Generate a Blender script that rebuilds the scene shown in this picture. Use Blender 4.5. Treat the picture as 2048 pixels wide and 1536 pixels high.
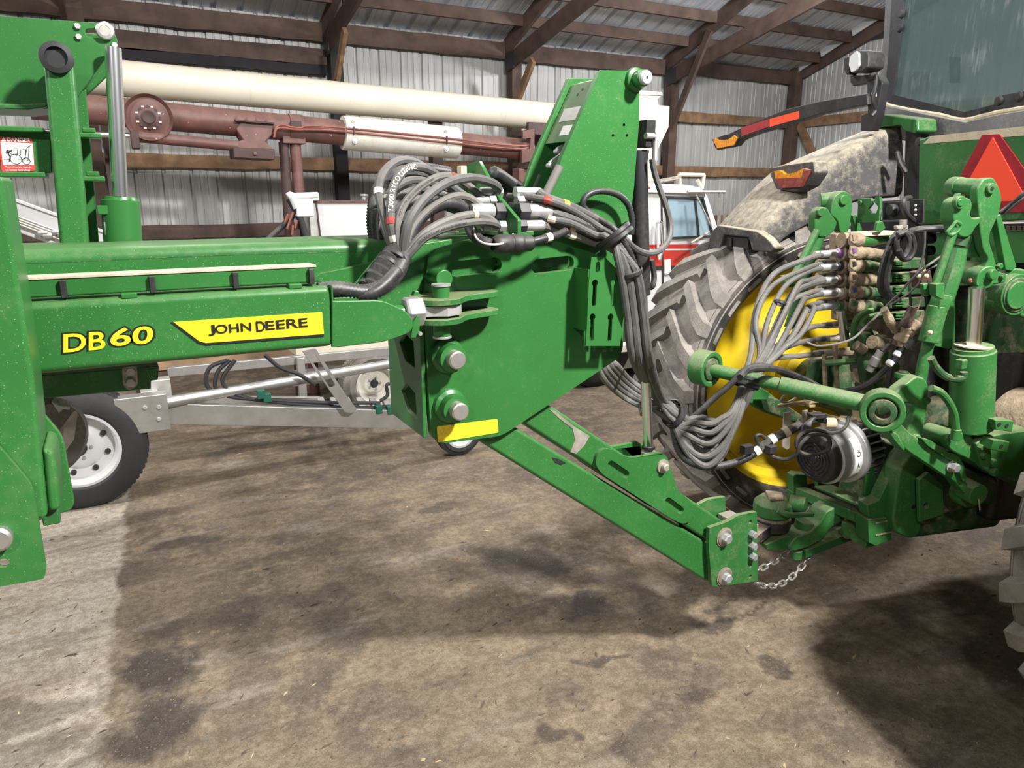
import bpy, bmesh, math, random
from mathutils import Vector as V, Matrix
from mathutils.geometry import tessellate_polygon
random.seed(11)
S = bpy.context.scene
COL = S.collection
for o in list(bpy.data.objects):
    bpy.data.objects.remove(o)

# ---------------------------------------------------------------- camera
FPX, YAW, PITCH, CAMH = 1450.0, math.radians(28.4), math.radians(14.6), 1.9
cam_d = bpy.data.cameras.new('camera'); cam = bpy.data.objects.new('camera', cam_d); COL.objects.link(cam)
cam_d.sensor_fit = 'HORIZONTAL'; cam_d.sensor_width = 36; cam_d.lens = FPX/2048*36
cam_d.clip_start = .05; cam_d.clip_end = 200
cam.location = (0, 0, CAMH); cam.rotation_euler = (math.pi/2-PITCH, 0, -YAW)
S.camera = cam

# ---------------------------------------------------------------- world, lamps of the shed and added roof fill
w = bpy.data.worlds.new('world'); S.world = w; w.use_nodes = True
w.node_tree.nodes['Background'].inputs[0].default_value = (.80, .86, 1, 1)
w.node_tree.nodes['Background'].inputs[1].default_value = .115
def lamp(name, loc, power, size=.45, aim=None, col=(1, .975, .94)):
    d = bpy.data.lights.new(name, 'AREA'); d.shape = 'DISK'; d.size = size; d.energy = power; d.color = col
    o = bpy.data.objects.new(name, d); COL.objects.link(o); o.location = loc
    if aim:
        o.rotation_euler = (V(aim)-V(loc)).to_track_quat('-Z', 'Y').to_euler()
    return o
lamp('high_bay_lamp', (2.3, -1.1, 4.7), 620, .38, (1.6, 1.7, 0.6))
lamp('high_bay_lamp', (-2.4, -2.3, 4.7), 110, .3, (-.2, 1.5, 0.5))
lamp('high_bay_lamp', (-3.6, 4.0, 4.6), 240, .3, (-1.6, 3.8, 0))
lamp('high_bay_lamp', (6.6, 3.4, 4.7), 260, .5, (6.2, 4.6, 0))
lamp('high_bay_lamp', (0.4, 4.6, 4.6), 60, .5, (0.6, 5.6, 0))
def roof_fill(name, loc, power):  # added point lights, out of view, that brighten the roof sheets
    d = bpy.data.lights.new(name, 'POINT'); d.energy = power; d.shadow_soft_size = .15; d.color = (.93, .96, 1)
    o = bpy.data.objects.new(name, d); COL.objects.link(o); o.location = loc
roof_fill('roof_fill_light', (6.3, 4.8, 4.0), 300)
roof_fill('roof_fill_light', (2.6, 4.8, 4.0), 130)
S.view_settings.view_transform = 'Standard'; S.view_settings.look = 'None'
S.view_settings.gamma = 1; S.view_settings.use_curve_mapping = False
S.view_settings.exposure = 0.0

# ---------------------------------------------------------------- geometry helpers
CAM = V((0, 0, CAMH))
_fw = V((math.sin(YAW)*math.cos(PITCH), math.cos(YAW)*math.cos(PITCH), -math.sin(PITCH)))
_rt = V((math.cos(YAW), -math.sin(YAW), 0)); _up = _rt.cross(_fw)
def ray(px, py): return _fw + _rt*((px-1024)/FPX) + _up*((768-py)/FPX)
def onp(px, py, n, d):
    r = ray(px, py); return CAM + r*((d-CAM.dot(n))/r.dot(n))
X, Y, Z = V((1, 0, 0)), V((0, 1, 0)), V((0, 0, 1))
_a = YAW+math.radians(76)
F = V((math.sin(_a), math.cos(_a), 0)); L = V((math.sin(_a-math.pi/2), math.cos(_a-math.pi/2), 0))   # tractor forward / tractor left
def onX(px, py, x): return onp(px, py, X, x)
def onY(px, py, y): return onp(px, py, Y, y)
def onZ(px, py, z): return onp(px, py, Z, z)
def onF(px, py, f): return onp(px, py, F, f)
def onL(px, py, l): return onp(px, py, L, l)
def onD(px, py, d): return CAM + ray(px, py)*d
def TR(f, l, z): return F*f + L*l + Z*z
def proj(p):
    q = V(p)-CAM; z = q.dot(_fw); return (1024+FPX*q.dot(_rt)/z, 768-FPX*q.dot(_up)/z, z)
def polyY(pts, y): return [onY(a, b, y) for a, b in pts]
def polyF(pts, f): return [onF(a, b, f) for a, b in pts]
def polyL(pts, l): return [onL(a, b, l) for a, b in pts]
def rounded(pts, r, n=4):
    """round the corners of a closed 3-D polygon"""
    out = []; m = len(pts)
    rs = r if isinstance(r, (list, tuple)) else [r]*m
    for i in range(m):
        p, a, b = pts[i], pts[i-1], pts[(i+1) % m]
        da, db = (a-p), (b-p); rr = min(rs[i], da.length*.48, db.length*.48)
        if rr < 1e-4: out.append(p); continue
        s, e = p+da.normalized()*rr, p+db.normalized()*rr
        for k in range(n+1):
            t = k/n; out.append(s*(1-t)**2 + p*2*t*(1-t) + e*t*t)
    return out
def spline(pts, n=6):
    """Catmull-Rom through the points"""
    P = [V(p) for p in pts]
    if len(P) < 3: return P
    P = [P[0]*2-P[1]] + P + [P[-1]*2-P[-2]]; out = []
    for i in range(1, len(P)-2):
        a, b, c, d = P[i-1:i+3]
        for k in range(n):
            t = k/n
            out.append(.5*((2*b) + (c-a)*t + (2*a-5*b+4*c-d)*t*t + (3*b-a-3*c+d)*t**3))
    out.append(P[-2]); return out
def basis(d):
    d = d.normalized(); a = Z if abs(d.z) < .9 else X
    u = d.cross(a).normalized(); return u, d.cross(u).normalized(), d
def circle(c, axis, r, n=16, a0=0):
    u, v, _ = basis(V(axis)); return [c + (u*math.cos(a0+2*math.pi*k/n)+v*math.sin(a0+2*math.pi*k/n))*r for k in range(n)]
def capsule(a, b, r, nrm, n=6):
    d = (b-a).normalized(); s = nrm.normalized().cross(d); out = []
    for k in range(n+1):
        t = math.pi/2+math.pi*k/n; out.append(a+d*(math.cos(t)*r)+s*(math.sin(t)*r))
    for k in range(n+1):
        t = -math.pi/2+math.pi*k/n; out.append(b+d*(math.cos(t)*r)+s*(math.sin(t)*r))
    return out

class MB:
    def __init__(s): s.v = []; s.f = []; s.m = []
    def add(s, vs, fs, mi=0):
        o = len(s.v); s.v += [V(p) for p in vs]; s.f += [[i+o for i in f] for f in fs]; s.m += [mi]*len(fs); return s
    def box(s, c, sx, sy, sz, ax=(X, Y, Z), mi=0):
        c = V(c); a, b, d = ax
        vs = [c+a*(sx/2*i)+b*(sy/2*j)+d*(sz/2*k) for i in (-1, 1) for j in (-1, 1) for k in (-1, 1)]
        return s.add(vs, [(0, 1, 3, 2), (4, 6, 7, 5), (0, 4, 5, 1), (2, 3, 7, 6), (0, 2, 6, 4), (1, 5, 7, 3)], mi)
    def bar(s, p, q, w, h, up=Z, mi=0):
        p, q = V(p), V(q); d = (q-p); a = d.normalized(); b = up.cross(a)
        b = b.normalized() if b.length > 1e-5 else X; c = a.cross(b)
        return s.box((p+q)/2, d.length, w, h, (a, b, c), mi)
    def cyl(s, p, q, r, r2=None, n=16, mi=0, caps=True):
        p, q = V(p), V(q); u, v, d = basis(q-p); r2 = r if r2 is None else r2; vs = []
        for c, rr in ((p, r), (q, r2)):
            vs += [c+(u*math.cos(2*math.pi*k/n)+v*math.sin(2*math.pi*k/n))*rr for k in range(n)]
        fs = [(k, (k+1) % n, n+(k+1) % n, n+k) for k in range(n)]
        if caps: fs += [list(range(n))[::-1], list(range(n, 2*n))]
        return s.add(vs, fs, mi)
    def lathe(s, prof, c, axis, n=24, mi=0, closed=False, caps=True):
        c = V(c); u, v, d = basis(V(axis)); m = len(prof); vs = []
        for r, h in prof:
            vs += [c+d*h+(u*math.cos(2*math.pi*k/n)+v*math.sin(2*math.pi*k/n))*r for k in range(n)]
        fs = []
        for i in range(m if closed else m-1):
            j = (i+1) % m
            fs += [(i*n+k, i*n+(k+1) % n, j*n+(k+1) % n, j*n+k) for k in range(n)]
        if not closed and caps:
            if prof[0][0] > 1e-4: fs.append(list(range(n))[::-1])
            if prof[-1][0] > 1e-4: fs.append([(m-1)*n+k for k in range(n)])
        return s.add(vs, fs, mi)
    def tube(s, pts, r, n=8, mi=0, rf=None):
        P = [V(p) for p in pts]; m = len(P)
        T = [(P[min(i+1, m-1)]-P[max(i-1, 0)]).normalized() for i in range(m)]
        u = basis(T[0])[0]; vs = []
        for i in range(m):
            u = (u-T[i]*u.dot(T[i])).normalized(); w_ = T[i].cross(u); rr = r if rf is None else rf(i)
            vs += [P[i]+(u*math.cos(2*math.pi*k/n)+w_*math.sin(2*math.pi*k/n))*rr for k in range(n)]
        fs = [(i*n+k, i*n+(k+1) % n, (i+1)*n+(k+1) % n, (i+1)*n+k) for i in range(m-1) for k in range(n)]
        fs += [list(range(n))[::-1], [(m-1)*n+k for k in range(n)]]
        return s.add(vs, fs, mi)
    def prism(s, poly, d, holes=(), mi=0, side=None):
        d = V(d); loops = [list(poly)]+[list(h) for h in holes]
        flat = [p for l in loops for p in l]; N = len(flat)
        nrm = d.normalized(); u, v, _ = basis(nrm)
        l2 = [[V((p.dot(u), p.dot(v), 0)) for p in l] for l in loops]
        if holes: tris = [tuple(t) for t in tessellate_polygon(l2)]
        else: tris = [tuple(range(N))]
        def area(t):
            q = [flat[i] for i in t]; a = V((0, 0, 0))
            for i in range(1, len(q)-1): a += (q[i]-q[0]).cross(q[i+1]-q[0])
            return a.dot(nrm)
        fs = []
        for t in tris:
            t = list(t); t = t if area(t) < 0 else t[::-1]
            fs.append(t); fs.append([i+N for i in t[::-1]])
        s.add(flat+[p+d for p in flat], fs, mi)
        base = len(s.v)-2*N; o = 0
        for li, l in enumerate(loops):
            n = len(l); a2 = sum(l2[li][i].x*l2[li][(i+1) % n].y-l2[li][(i+1) % n].x*l2[li][i].y for i in range(n))
            ccw = a2 > 0
            if li: ccw = not ccw
            for i in range(n):
                a, b = o+i, o+(i+1) % n
                q = [a, b, b+N, a+N] if ccw else [b, a, a+N, b+N]
                s.f.append([k+base for k in q]); s.m.append(mi if side is None else side)
            o += n
        return s
    def hexh(s, p, d, r, h, mi=0, washer=0, n=6):
        p = V(p); d = V(d).normalized()
        if washer: s.cyl(p, p+d*h*.25, washer, n=20, mi=mi); p = p+d*h*.25
        return s.lathe([(r, 0), (r, h*.82), (r*.82, h), (0, h)], p, d, n, mi)
    def sphere(s, c, r, n=12, mi=0):
        return s.lathe([(max(1e-5, r*math.sin(math.pi*i/8)), -r*math.cos(math.pi*i/8)) for i in range(9)], c, Z, n, mi)
    def loft(s, rows, mi=0, closed=False, thick=None):
        m = len(rows[0]); vs = [V(p) for r in rows for p in r]
        fs = [(i*m+k, i*m+k+1, (i+1)*m+k+1, (i+1)*m+k) for i in range(len(rows)-1) for k in range(m-1)]
        if closed: fs += [(i*m+m-1, i*m, (i+1)*m, (i+1)*m+m-1) for i in range(len(rows)-1)]
        return s.add(vs, fs, mi)
    def build(s, name, mat, parent=None, bevel=0, seg=2, ang=35, kind=None, label=None, solid=0, flat=False, subd=0):
        me = bpy.data.meshes.new(name)
        lo = V((min(p[i] for p in s.v) for i in range(3))); hi = V((max(p[i] for p in s.v) for i in range(3)))
        org = (lo+hi)/2
        if parent is None: org.z = lo.z
        me.from_pydata([p-org for p in s.v], [], s.f)
        mats = mat if isinstance(mat, (list, tuple)) else [mat]
        for m_ in mats: me.materials.append(M[m_])
        if len(mats) > 1: me.polygons.foreach_set('material_index', s.m)
        if not flat:
            me.polygons.foreach_set('use_smooth', [True]*len(me.polygons))
            if not bevel: me.set_sharp_from_angle(angle=math.radians(ang))
        me.update()
        o = bpy.data.objects.new(name, me); COL.objects.link(o)
        WO[o.name] = org.copy()
        if parent is not None:
            o.parent = parent; o.location = org-WO[parent.name]
        else: o.location = org
        if solid:
            md = o.modifiers.new('solid', 'SOLIDIFY'); md.thickness = solid; md.offset = 0
        if bevel:
            md = o.modifiers.new('bevel', 'BEVEL'); md.width = bevel; md.segments = seg
            md.limit_method = 'ANGLE'; md.angle_limit = math.radians(40); md.harden_normals = True
        if subd:
            md = o.modifiers.new('sub', 'SUBSURF'); md.levels = subd; md.render_levels = subd
        if kind: o['kind'] = kind
        if label: o['label'] = label
        return o
WO = {}
def root(name, loc, label, cat, group=None, parent=None, kind=None):
    o = bpy.data.objects.new(name, None); COL.objects.link(o); o.empty_display_size = .1
    WO[o.name] = V(loc); o.location = V(loc)
    if parent is not None:
        o.parent = parent; o.location = V(loc)-WO[parent.name]
    if label: o['label'] = label
    if cat: o['category'] = cat
    if group: o['group'] = group
    if kind: o['kind'] = kind
    return o
def tag(o, label, cat, group=None):
    o['label'] = label; o['category'] = cat
    if group: o['group'] = group
    return o
def dup(o, off, parent):
    """copy of one piece (sharing its mesh), moved by off"""
    c = o.copy(); COL.objects.link(c); c.parent = parent; c.location = o.location+V(off)
    WO[c.name] = WO[o.name]+V(off); return c

# ---------------------------------------------------------------- materials
M = {}
def mk(name, col, rough=.5, metal=0., var=.12, vs=6., dust=0., dcol=(.45, .38, .28), dscale=5., up=.5, speck=0., scol=(.7, .72, .6), sscale=120., bump=0., bscale=60., coat=0., spec=.5):
    m = bpy.data.materials.new(name); m.use_nodes = True; M[name] = m
    nt = m.node_tree; N = nt.nodes; K = nt.links; b = N['Principled BSDF']
    g = N.new('ShaderNodeNewGeometry')
    def noise(sc, det=3, ro=.55):
        n = N.new('ShaderNodeTexNoise'); n.inputs['Scale'].default_value = sc; n.inputs['Detail'].default_value = det
        n.inputs['Roughness'].default_value = ro; K.new(g.outputs['Position'], n.inputs['Vector']); return n
    def ramp(src, a, c):
        r = N.new('ShaderNodeMapRange'); r.inputs[1].default_value = a; r.inputs[2].default_value = c
        K.new(src, r.inputs[0]); return r.outputs[0]
    def mix(fac, a, c):
        x = N.new('ShaderNodeMix'); x.data_type = 'RGBA'
        if isinstance(fac, float): x.inputs[0].default_value = fac
        else: K.new(fac, x.inputs[0])
        for i, q in ((6, a), (7, c)):
            if isinstance(q, tuple): x.inputs[i].default_value = (*q, 1)
            else: K.new(q, x.inputs[i])
        return x.outputs[2]
    def math_(op, a, c):
        x = N.new('ShaderNodeMath'); x.operation = op
        for i, q in ((0, a), (1, c)):
            if isinstance(q, (int, float)): x.inputs[i].default_value = q
            else: K.new(q, x.inputs[i])
        return x.outputs[0]
    lo = tuple(min(1, c*(1-var)) for c in col); hi = tuple(min(1, c*(1+var)) for c in col)
    c = mix(ramp(noise(vs).outputs[0], .3, .7), lo, hi); rgh = None
    if speck:
        c = mix(ramp(noise(sscale, 2).outputs[0], .74-speck*.1, .78-speck*.1), c, scol)
    if dust:
        sx = N.new('ShaderNodeSeparateXYZ'); K.new(g.outputs['Normal'], sx.inputs[0])
        n1 = ramp(noise(dscale, 5, .65).outputs[0], .35, .7)
        f = math_('ADD', math_('MULTIPLY', ramp(sx.outputs[2], -.2, 1.), up), math_('MULTIPLY', n1, 1-up))
        f = math_('MULTIPLY', ramp(math_('ADD', f, math_('MULTIPLY', ramp(noise(dscale*14, 2).outputs[0], .3, .7), .3)), .45, .95), dust)
        c = mix(f, c, dcol); rgh = math_('ADD', rough, math_('MULTIPLY', f, .85-rough))
    K.new(c, b.inputs['Base Color'])
    if rgh is not None: K.new(rgh, b.inputs['Roughness'])
    else: b.inputs['Roughness'].default_value = rough
    b.inputs['Metallic'].default_value = metal; b.inputs['Specular IOR Level'].default_value = spec
    if coat: b.inputs['Coat Weight'].default_value = coat; b.inputs['Coat Roughness'].default_value = .15
    if bump:
        bp = N.new('ShaderNodeBump'); bp.inputs['Strength'].default_value = bump; bp.inputs['Distance'].default_value = .01
        K.new(noise(bscale, 4).outputs[0], bp.inputs['Height']); K.new(bp.outputs[0], b.inputs['Normal'])
    return m
GREEN = (.029, .148, .033)
mk('green', GREEN, .34, var=.12, vs=3, spec=.4, speck=.55, scol=(.30, .42, .22), sscale=380, dust=.22, dcol=(.24, .30, .15), dscale=3, up=.7)
mk('green_clean', GREEN, .33, var=.06, vs=3)
mk('green_dusty', (.028, .142, .034), .38, var=.12, vs=5, dust=.55, dcol=(.27, .26, .15), dscale=9, up=.62)
mk('green_muddy', (.020, .075, .024), .6, var=.15, vs=7, dust=.8, dcol=(.27, .22, .145), dscale=16, up=.35)
mk('mud', (.27, .21, .14), .9, var=.25, vs=30, bump=.5, bscale=90)
mk('yellow', (.74, .53, .012), .42, var=.08, vs=4, dust=.2, dcol=(.3, .24, .12), dscale=5, up=.2)
mk('decal_yellow', (.86, .65, .02), .4, var=.02)
mk('decal_black', (.012, .012, .012), .45, var=0)
mk('decal_white', (.8, .8, .78), .5, var=.03)
mk('decal_red', (.55, .05, .04), .45, var=.05)
mk('hose', (.088, .087, .084), .6, var=.18, vs=14, dust=.25, dcol=(.32, .285, .23), dscale=9, up=.6)
mk('hose_tan', (.150, .142, .128), .65, var=.15, vs=14)
mk('hose_dark', (.03, .03, .03), .55, var=.2, vs=20, dust=.3, dcol=(.25, .21, .16), dscale=10)
mk('conduit', (.025, .025, .027), .45, var=.2, vs=20, dust=.3, dcol=(.22, .2, .17), dscale=10)
mk('black', (.018, .018, .02), .5, var=.2, vs=10, dust=.2, dcol=(.2, .18, .15))
mk('eye_black', (.02, .02, .021), .5, var=.2, dust=.7, dcol=(.36, .28, .19), dscale=9, up=.55)
mk('black_gloss', (.012, .012, .013), .25, var=.1)
mk('rubber', (.022, .022, .023), .7, var=.25, vs=8, bump=.15, bscale=150)
mk('rubber_dusty', (.20, .185, .168), .85, var=.3, vs=6, dust=.75, dcol=(.36, .32, .275), dscale=7, up=.3, bump=.3, bscale=90)
mk('rubber_side', (.035, .033, .032), .8, var=.3, vs=6, dust=.45, dcol=(.25, .2, .16), dscale=6, up=.2)
mk('chrome', (.82, .82, .83), .27, 1., var=.03)
mk('zinc', (.44, .44, .435), .55, .6, var=.15, vs=30)
mk('steel', (.50, .48, .45), .42, .8, var=.2, vs=20)
mk('steel_worn', (.42, .38, .33), .5, .5, var=.3, vs=25, dust=.4)
mk('aluminium', (.46, .45, .43), .42, .75, var=.12, vs=9, bump=.05)
mk('galv', (.52, .51, .48), .45, .6, var=.15, vs=14)
mk('cream', (.64, .585, .47), .42, var=.06, vs=3, speck=.12, scol=(.35, .28, .2), sscale=60)
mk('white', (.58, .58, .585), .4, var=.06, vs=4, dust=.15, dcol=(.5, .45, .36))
mk('white_dirty', (.66, .64, .58), .5, var=.1, vs=5, dust=.4, dcol=(.4, .32, .22), dscale=4, up=.2)
mk('truck_red', (.42, .035, .022), .4, var=.08)
mk('maroon', (.135, .060, .050), .5, var=.22, vs=7, speck=.12, scol=(.55, .5, .44), sscale=24, dust=.3, dcol=(.25, .17, .13), dscale=7, up=.7)
mk('maroon_dark', (.055, .028, .025), .6, var=.3, vs=9)
mk('copper', (.26, .085, .06), .45, .2, var=.15, vs=20)
mk('wood', (.078, .048, .036), .8, var=.35, vs=5, bump=.2, bscale=30)
mk('wood_warm', (.20, .115, .06), .75, var=.4, vs=7, bump=.2, bscale=30)
mk('wood_dark', (.013, .011, .013), .85, var=.3, vs=8)
mk('plywood', (.42, .28, .17), .7, var=.25, vs=4)
mk('truss_plate', (.05, .05, .055), .55, .5, var=.3, vs=60)
mk('fender', (.06, .058, .058), .75, var=.25, vs=6, dust=.95, dcol=(.44, .385, .29), dscale=26, up=.62, bump=.25, bscale=110)
mk('grey_panel', (.13, .13, .135), .55, var=.15, dust=.5, dcol=(.42, .37, .28), up=.6)
mk('dust_strip', (.50, .43, .31), .9, var=.12, vs=20, bump=.2, bscale=120)
mk('smv_orange', (.95, .07, .025), .45, var=.03)
mk('smv_red', (.30, .012, .022), .35, var=.15, vs=25)
mk('reflector_red', (.34, .02, .03), .3, var=.2, vs=40)
mk('reflector_orange', (.95, .09, .03), .4, var=.03)
mk('reflector_yellow', (.78, .58, .03), .35, var=.12, vs=140)
mk('amber', (.75, .28, .02), .25, var=.35, vs=70)
mk('tail_red', (.26, .05, .04), .35, var=.3, vs=40, dust=.4)
mk('lens', (.75, .77, .78), .15, var=.1)
mk('orange_tag', (.65, .16, .03), .5)
mk('purple', (.17, .07, .26), .5, var=.2, vs=30, dust=.35)
mk('brown_cap', (.07, .035, .028), .5, var=.3, vs=30, dust=.4)
mk('blue_dot', (.06, .07, .3), .5)
mk('alu_cast', (.46, .46, .455), .45, .5, var=.08, vs=12)
mk('teal', (.01, .10, .06), .5)
mk('cloth_black', (.03, .028, .026), .9, var=.35, vs=14, bump=.8, bscale=40)
mk('dirt', (.10, .075, .055), .95, var=.4, vs=15)
mk('straw', (.42, .32, .18), .85, var=.4, vs=40)
mk('tape_red', (.35, .04, .035), .5); mk('tape_yellow', (.75, .55, .08), .5); mk('tape_white', (.68, .64, .56), .5); mk('tape_tan', (.55, .43, .3), .5)

def glass(name, col, alpha, rough=.08):
    m = bpy.data.materials.new(name); m.use_nodes = True; M[name] = m
    nt = m.node_tree; N = nt.nodes; K = nt.links; b = N['Principled BSDF']
    b.inputs['Base Color'].default_value = (*col, 1); b.inputs['Roughness'].default_value = rough
    tr = N.new('ShaderNodeBsdfTransparent'); tr.inputs[0].default_value = (.75, .83, .84, 1)
    mx = N.new('ShaderNodeMixShader'); mx.inputs[0].default_value = alpha
    K.new(tr.outputs[0], mx.inputs[1]); K.new(b.outputs[0], mx.inputs[2]); K.new(mx.outputs[0], N['Material Output'].inputs[0])
    return m, b, mx
gm, gb, gx = glass('cab_glass', (.05, .075, .075), .62)
# dried water marks and dust on the rear cab window
nt = gm.node_tree; N = nt.nodes; K = nt.links
g = N.new('ShaderNodeNewGeometry')
mp = N.new('ShaderNodeMapping'); mp.inputs['Scale'].default_value = (60, 60, 7); K.new(g.outputs['Position'], mp.inputs[0])
n1 = N.new('ShaderNodeTexNoise'); n1.inputs['Scale'].default_value = 1; n1.inputs['Detail'].default_value = 4; K.new(mp.outputs[0], n1.inputs[0])
n2 = N.new('ShaderNodeTexNoise'); n2.inputs['Scale'].default_value = 5; n2.inputs['Detail'].default_value = 3; K.new(g.outputs['Position'], n2.inputs[0])
mu = N.new('ShaderNodeMath'); mu.operation = 'MULTIPLY'; K.new(n1.outputs[0], mu.inputs[0]); K.new(n2.outputs[0], mu.inputs[1])
r = N.new('ShaderNodeMapRange'); r.inputs[1].default_value = .27; r.inputs[2].default_value = .55; K.new(mu.outputs[0], r.inputs[0])
mc = N.new('ShaderNodeMix'); mc.data_type = 'RGBA'; mc.inputs[6].default_value = (.10, .15, .15, 1); mc.inputs[7].default_value = (.36, .39, .37, 1)
K.new(r.outputs[0], mc.inputs[0]); K.new(mc.outputs[2], gb.inputs['Base Color'])
glass('truck_glass', (.30, .42, .50), .7)

def siding(name, col, rough, metal=0.):
    """painted sheet steel with long vertical weather streaks"""
    m = mk(name, col, rough, metal, var=.1, vs=2)
    nt = m.node_tree; N = nt.nodes; K = nt.links; b = N['Principled BSDF']
    src = b.inputs['Base Color'].links[0].from_socket
    g = N.new('ShaderNodeNewGeometry'); mp = N.new('ShaderNodeMapping'); mp.inputs['Scale'].default_value = (22, 22, 1.2)
    K.new(g.outputs['Position'], mp.inputs[0])
    n = N.new('ShaderNodeTexNoise'); n.inputs['Scale'].default_value = 1; n.inputs['Detail'].default_value = 4; K.new(mp.outputs[0], n.inputs[0])
    r = N.new('ShaderNodeMapRange'); r.inputs[1].default_value = .4; r.inputs[2].default_value = .75; K.new(n.outputs[0], r.inputs[0])
    x = N.new('ShaderNodeMix'); x.data_type = 'RGBA'; K.new(r.outputs[0], x.inputs[0]); K.new(src, x.inputs[6])
    x.inputs[7].default_value = (*[c*.72 for c in col], 1); K.new(x.outputs[2], b.inputs['Base Color'])
siding('siding', (.43, .425, .41), .5, .1)
mk('roof_metal', (.64, .66, .70), .40, .25, var=.12, vs=1.5)

# ================================================================ THE SHED
YW, XW, EAVE, SL = 8.84, 9.95, 3.80, .385
def roofz(y): return EAVE + SL*(YW-y)

# ---- concrete floor with dirt, one cleaner slab on the left, oil stains
def floor_material():
    m = bpy.data.materials.new('concrete_floor'); m.use_nodes = True; M['floor'] = m
    nt = m.node_tree; N = nt.nodes; K = nt.links; b = N['Principled BSDF']
    g = N.new('ShaderNodeNewGeometry'); pos = g.outputs['Position']
    def noise(sc, det=4, ro=.6, vec=None, dist=0):
        n = N.new('ShaderNodeTexNoise'); n.inputs['Scale'].default_value = sc; n.inputs['Detail'].default_value = det
        n.inputs['Roughness'].default_value = ro; n.inputs['Distortion'].default_value = dist; K.new(vec or pos, n.inputs['Vector']); return n
    def ramp(s, a, c, lo=0., hi=1.):
        r = N.new('ShaderNodeMapRange'); r.interpolation_type = 'SMOOTHSTEP'
        for i, q in ((1, a), (2, c), (3, lo), (4, hi)): r.inputs[i].default_value = q
        K.new(s, r.inputs[0]); return r.outputs[0]
    def mix(f, a, c, mode='MIX'):
        x = N.new('ShaderNodeMix'); x.data_type = 'RGBA'; x.blend_type = mode
        if isinstance(f, float): x.inputs[0].default_value = f
        else: K.new(f, x.inputs[0])
        for i, q in ((6, a), (7, c)):
            if isinstance(q, tuple): x.inputs[i].default_value = (*q, 1)
            else: K.new(q, x.inputs[i])
        return x.outputs[2]
    def mt(op, a, c):
        x = N.new('ShaderNodeMath'); x.operation = op
        for i, q in ((0, a), (1, c)):
            if isinstance(q, (int, float)): x.inputs[i].default_value = q
            else: K.new(q, x.inputs[i])
        return x.outputs[0]
    mp = N.new('ShaderNodeMapping'); mp.inputs['Rotation'].default_value = (0, 0, .12); mp.inputs['Scale'].default_value = (.55, 2.2, 1); K.new(pos, mp.inputs[0])
    big = noise(1.3, 6, .62, None, .4); mid = noise(5, 6, .7); fine = noise(70, 4, .7); stre = noise(3.0, 6, .65, mp.outputs[0], .3)
    c = mix(ramp(big.outputs[0], .38, .62), (.125, .102, .080), (.220, .178, .128))
    c = mix(ramp(mid.outputs[0], .42, .68), c, (.285, .228, .160))
    c = mix(mt('MULTIPLY', ramp(stre.outputs[0], .52, .72), .6), c, (.085, .068, .055))
    c = mix(mt('MULTIPLY', ramp(noise(2.1, 5, .6, mp.outputs[0]).outputs[0], .56, .7), .6), c, (.31, .285, .25))
    # cleaner slab
    sp = N.new('ShaderNodeSeparateXYZ'); K.new(pos, sp.inputs[0])
    edge = mt('ADD', mt('SUBTRACT', mt('ADD', mt('MULTIPLY', sp.outputs[1], .055), -.385), sp.outputs[0]), mt('MULTIPLY', mt('SUBTRACT', mid.outputs[0], .5), .16))
    slab = mix(ramp(stre.outputs[0], .42, .7), (.45, .41, .345), (.20, .172, .138))
    slab = mix(mt('MULTIPLY', ramp(big.outputs[0], .5, .66), .5), slab, (.42, .35, .26))
    c = mix(ramp(edge, -.015, .03), c, slab)
    # stains (own shape, warped by noise)
    warp = N.new('ShaderNodeVectorMath'); warp.operation = 'MULTIPLY_ADD'
    wn = noise(4, 4, .6); K.new(wn.outputs['Color'], warp.inputs[0]); warp.inputs[1].default_value = (.45, .45, 0); K.new(pos, warp.inputs[2])
    wet = None
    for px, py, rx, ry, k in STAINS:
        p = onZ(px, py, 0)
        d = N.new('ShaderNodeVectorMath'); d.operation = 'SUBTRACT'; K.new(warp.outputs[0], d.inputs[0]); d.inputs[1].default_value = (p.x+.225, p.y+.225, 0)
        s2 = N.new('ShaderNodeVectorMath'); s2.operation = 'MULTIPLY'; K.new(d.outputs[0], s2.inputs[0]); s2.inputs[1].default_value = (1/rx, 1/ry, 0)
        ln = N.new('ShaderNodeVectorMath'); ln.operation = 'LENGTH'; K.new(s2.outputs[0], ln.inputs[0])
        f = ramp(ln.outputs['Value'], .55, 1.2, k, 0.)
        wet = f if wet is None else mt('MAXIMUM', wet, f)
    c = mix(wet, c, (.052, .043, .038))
    grit = noise(26, 5, .75); dust = noise(170, 3, .7)
    c = mix(mt('MULTIPLY', ramp(grit.outputs[0], .40, .60), .8), c, (.62, .58, .54), 'MULTIPLY')
    c = mix(mt('MULTIPLY', ramp(grit.outputs[0], .58, .72), .5), c, (.40, .32, .225))
    c = mix(mt('MULTIPLY', ramp(dust.outputs[0], .42, .60), .75), c, (.55, .5, .45), 'MULTIPLY')
    c = mix(mt('MULTIPLY', ramp(dust.outputs[0], .60, .70), .7), c, (.46, .39, .29))
    c = mix(ramp(noise(45, 3, .6).outputs[0], .70, .76), c, (.06, .05, .04))
    c = mix(ramp(noise(110, 2, .6).outputs[0], .72, .78), c, (.55, .5, .42))
    K.new(c, b.inputs['Base Color'])
    K.new(mt('SUBTRACT', ramp(mid.outputs[0], .3, .7, .72, .95), mt('MULTIPLY', wet, .25)), b.inputs['Roughness'])
    b.inputs['Specular IOR Level'].default_value = .3
    bp = N.new('ShaderNodeBump'); bp.inputs['Strength'].default_value = .35; bp.inputs['Distance'].default_value = .012
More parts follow.
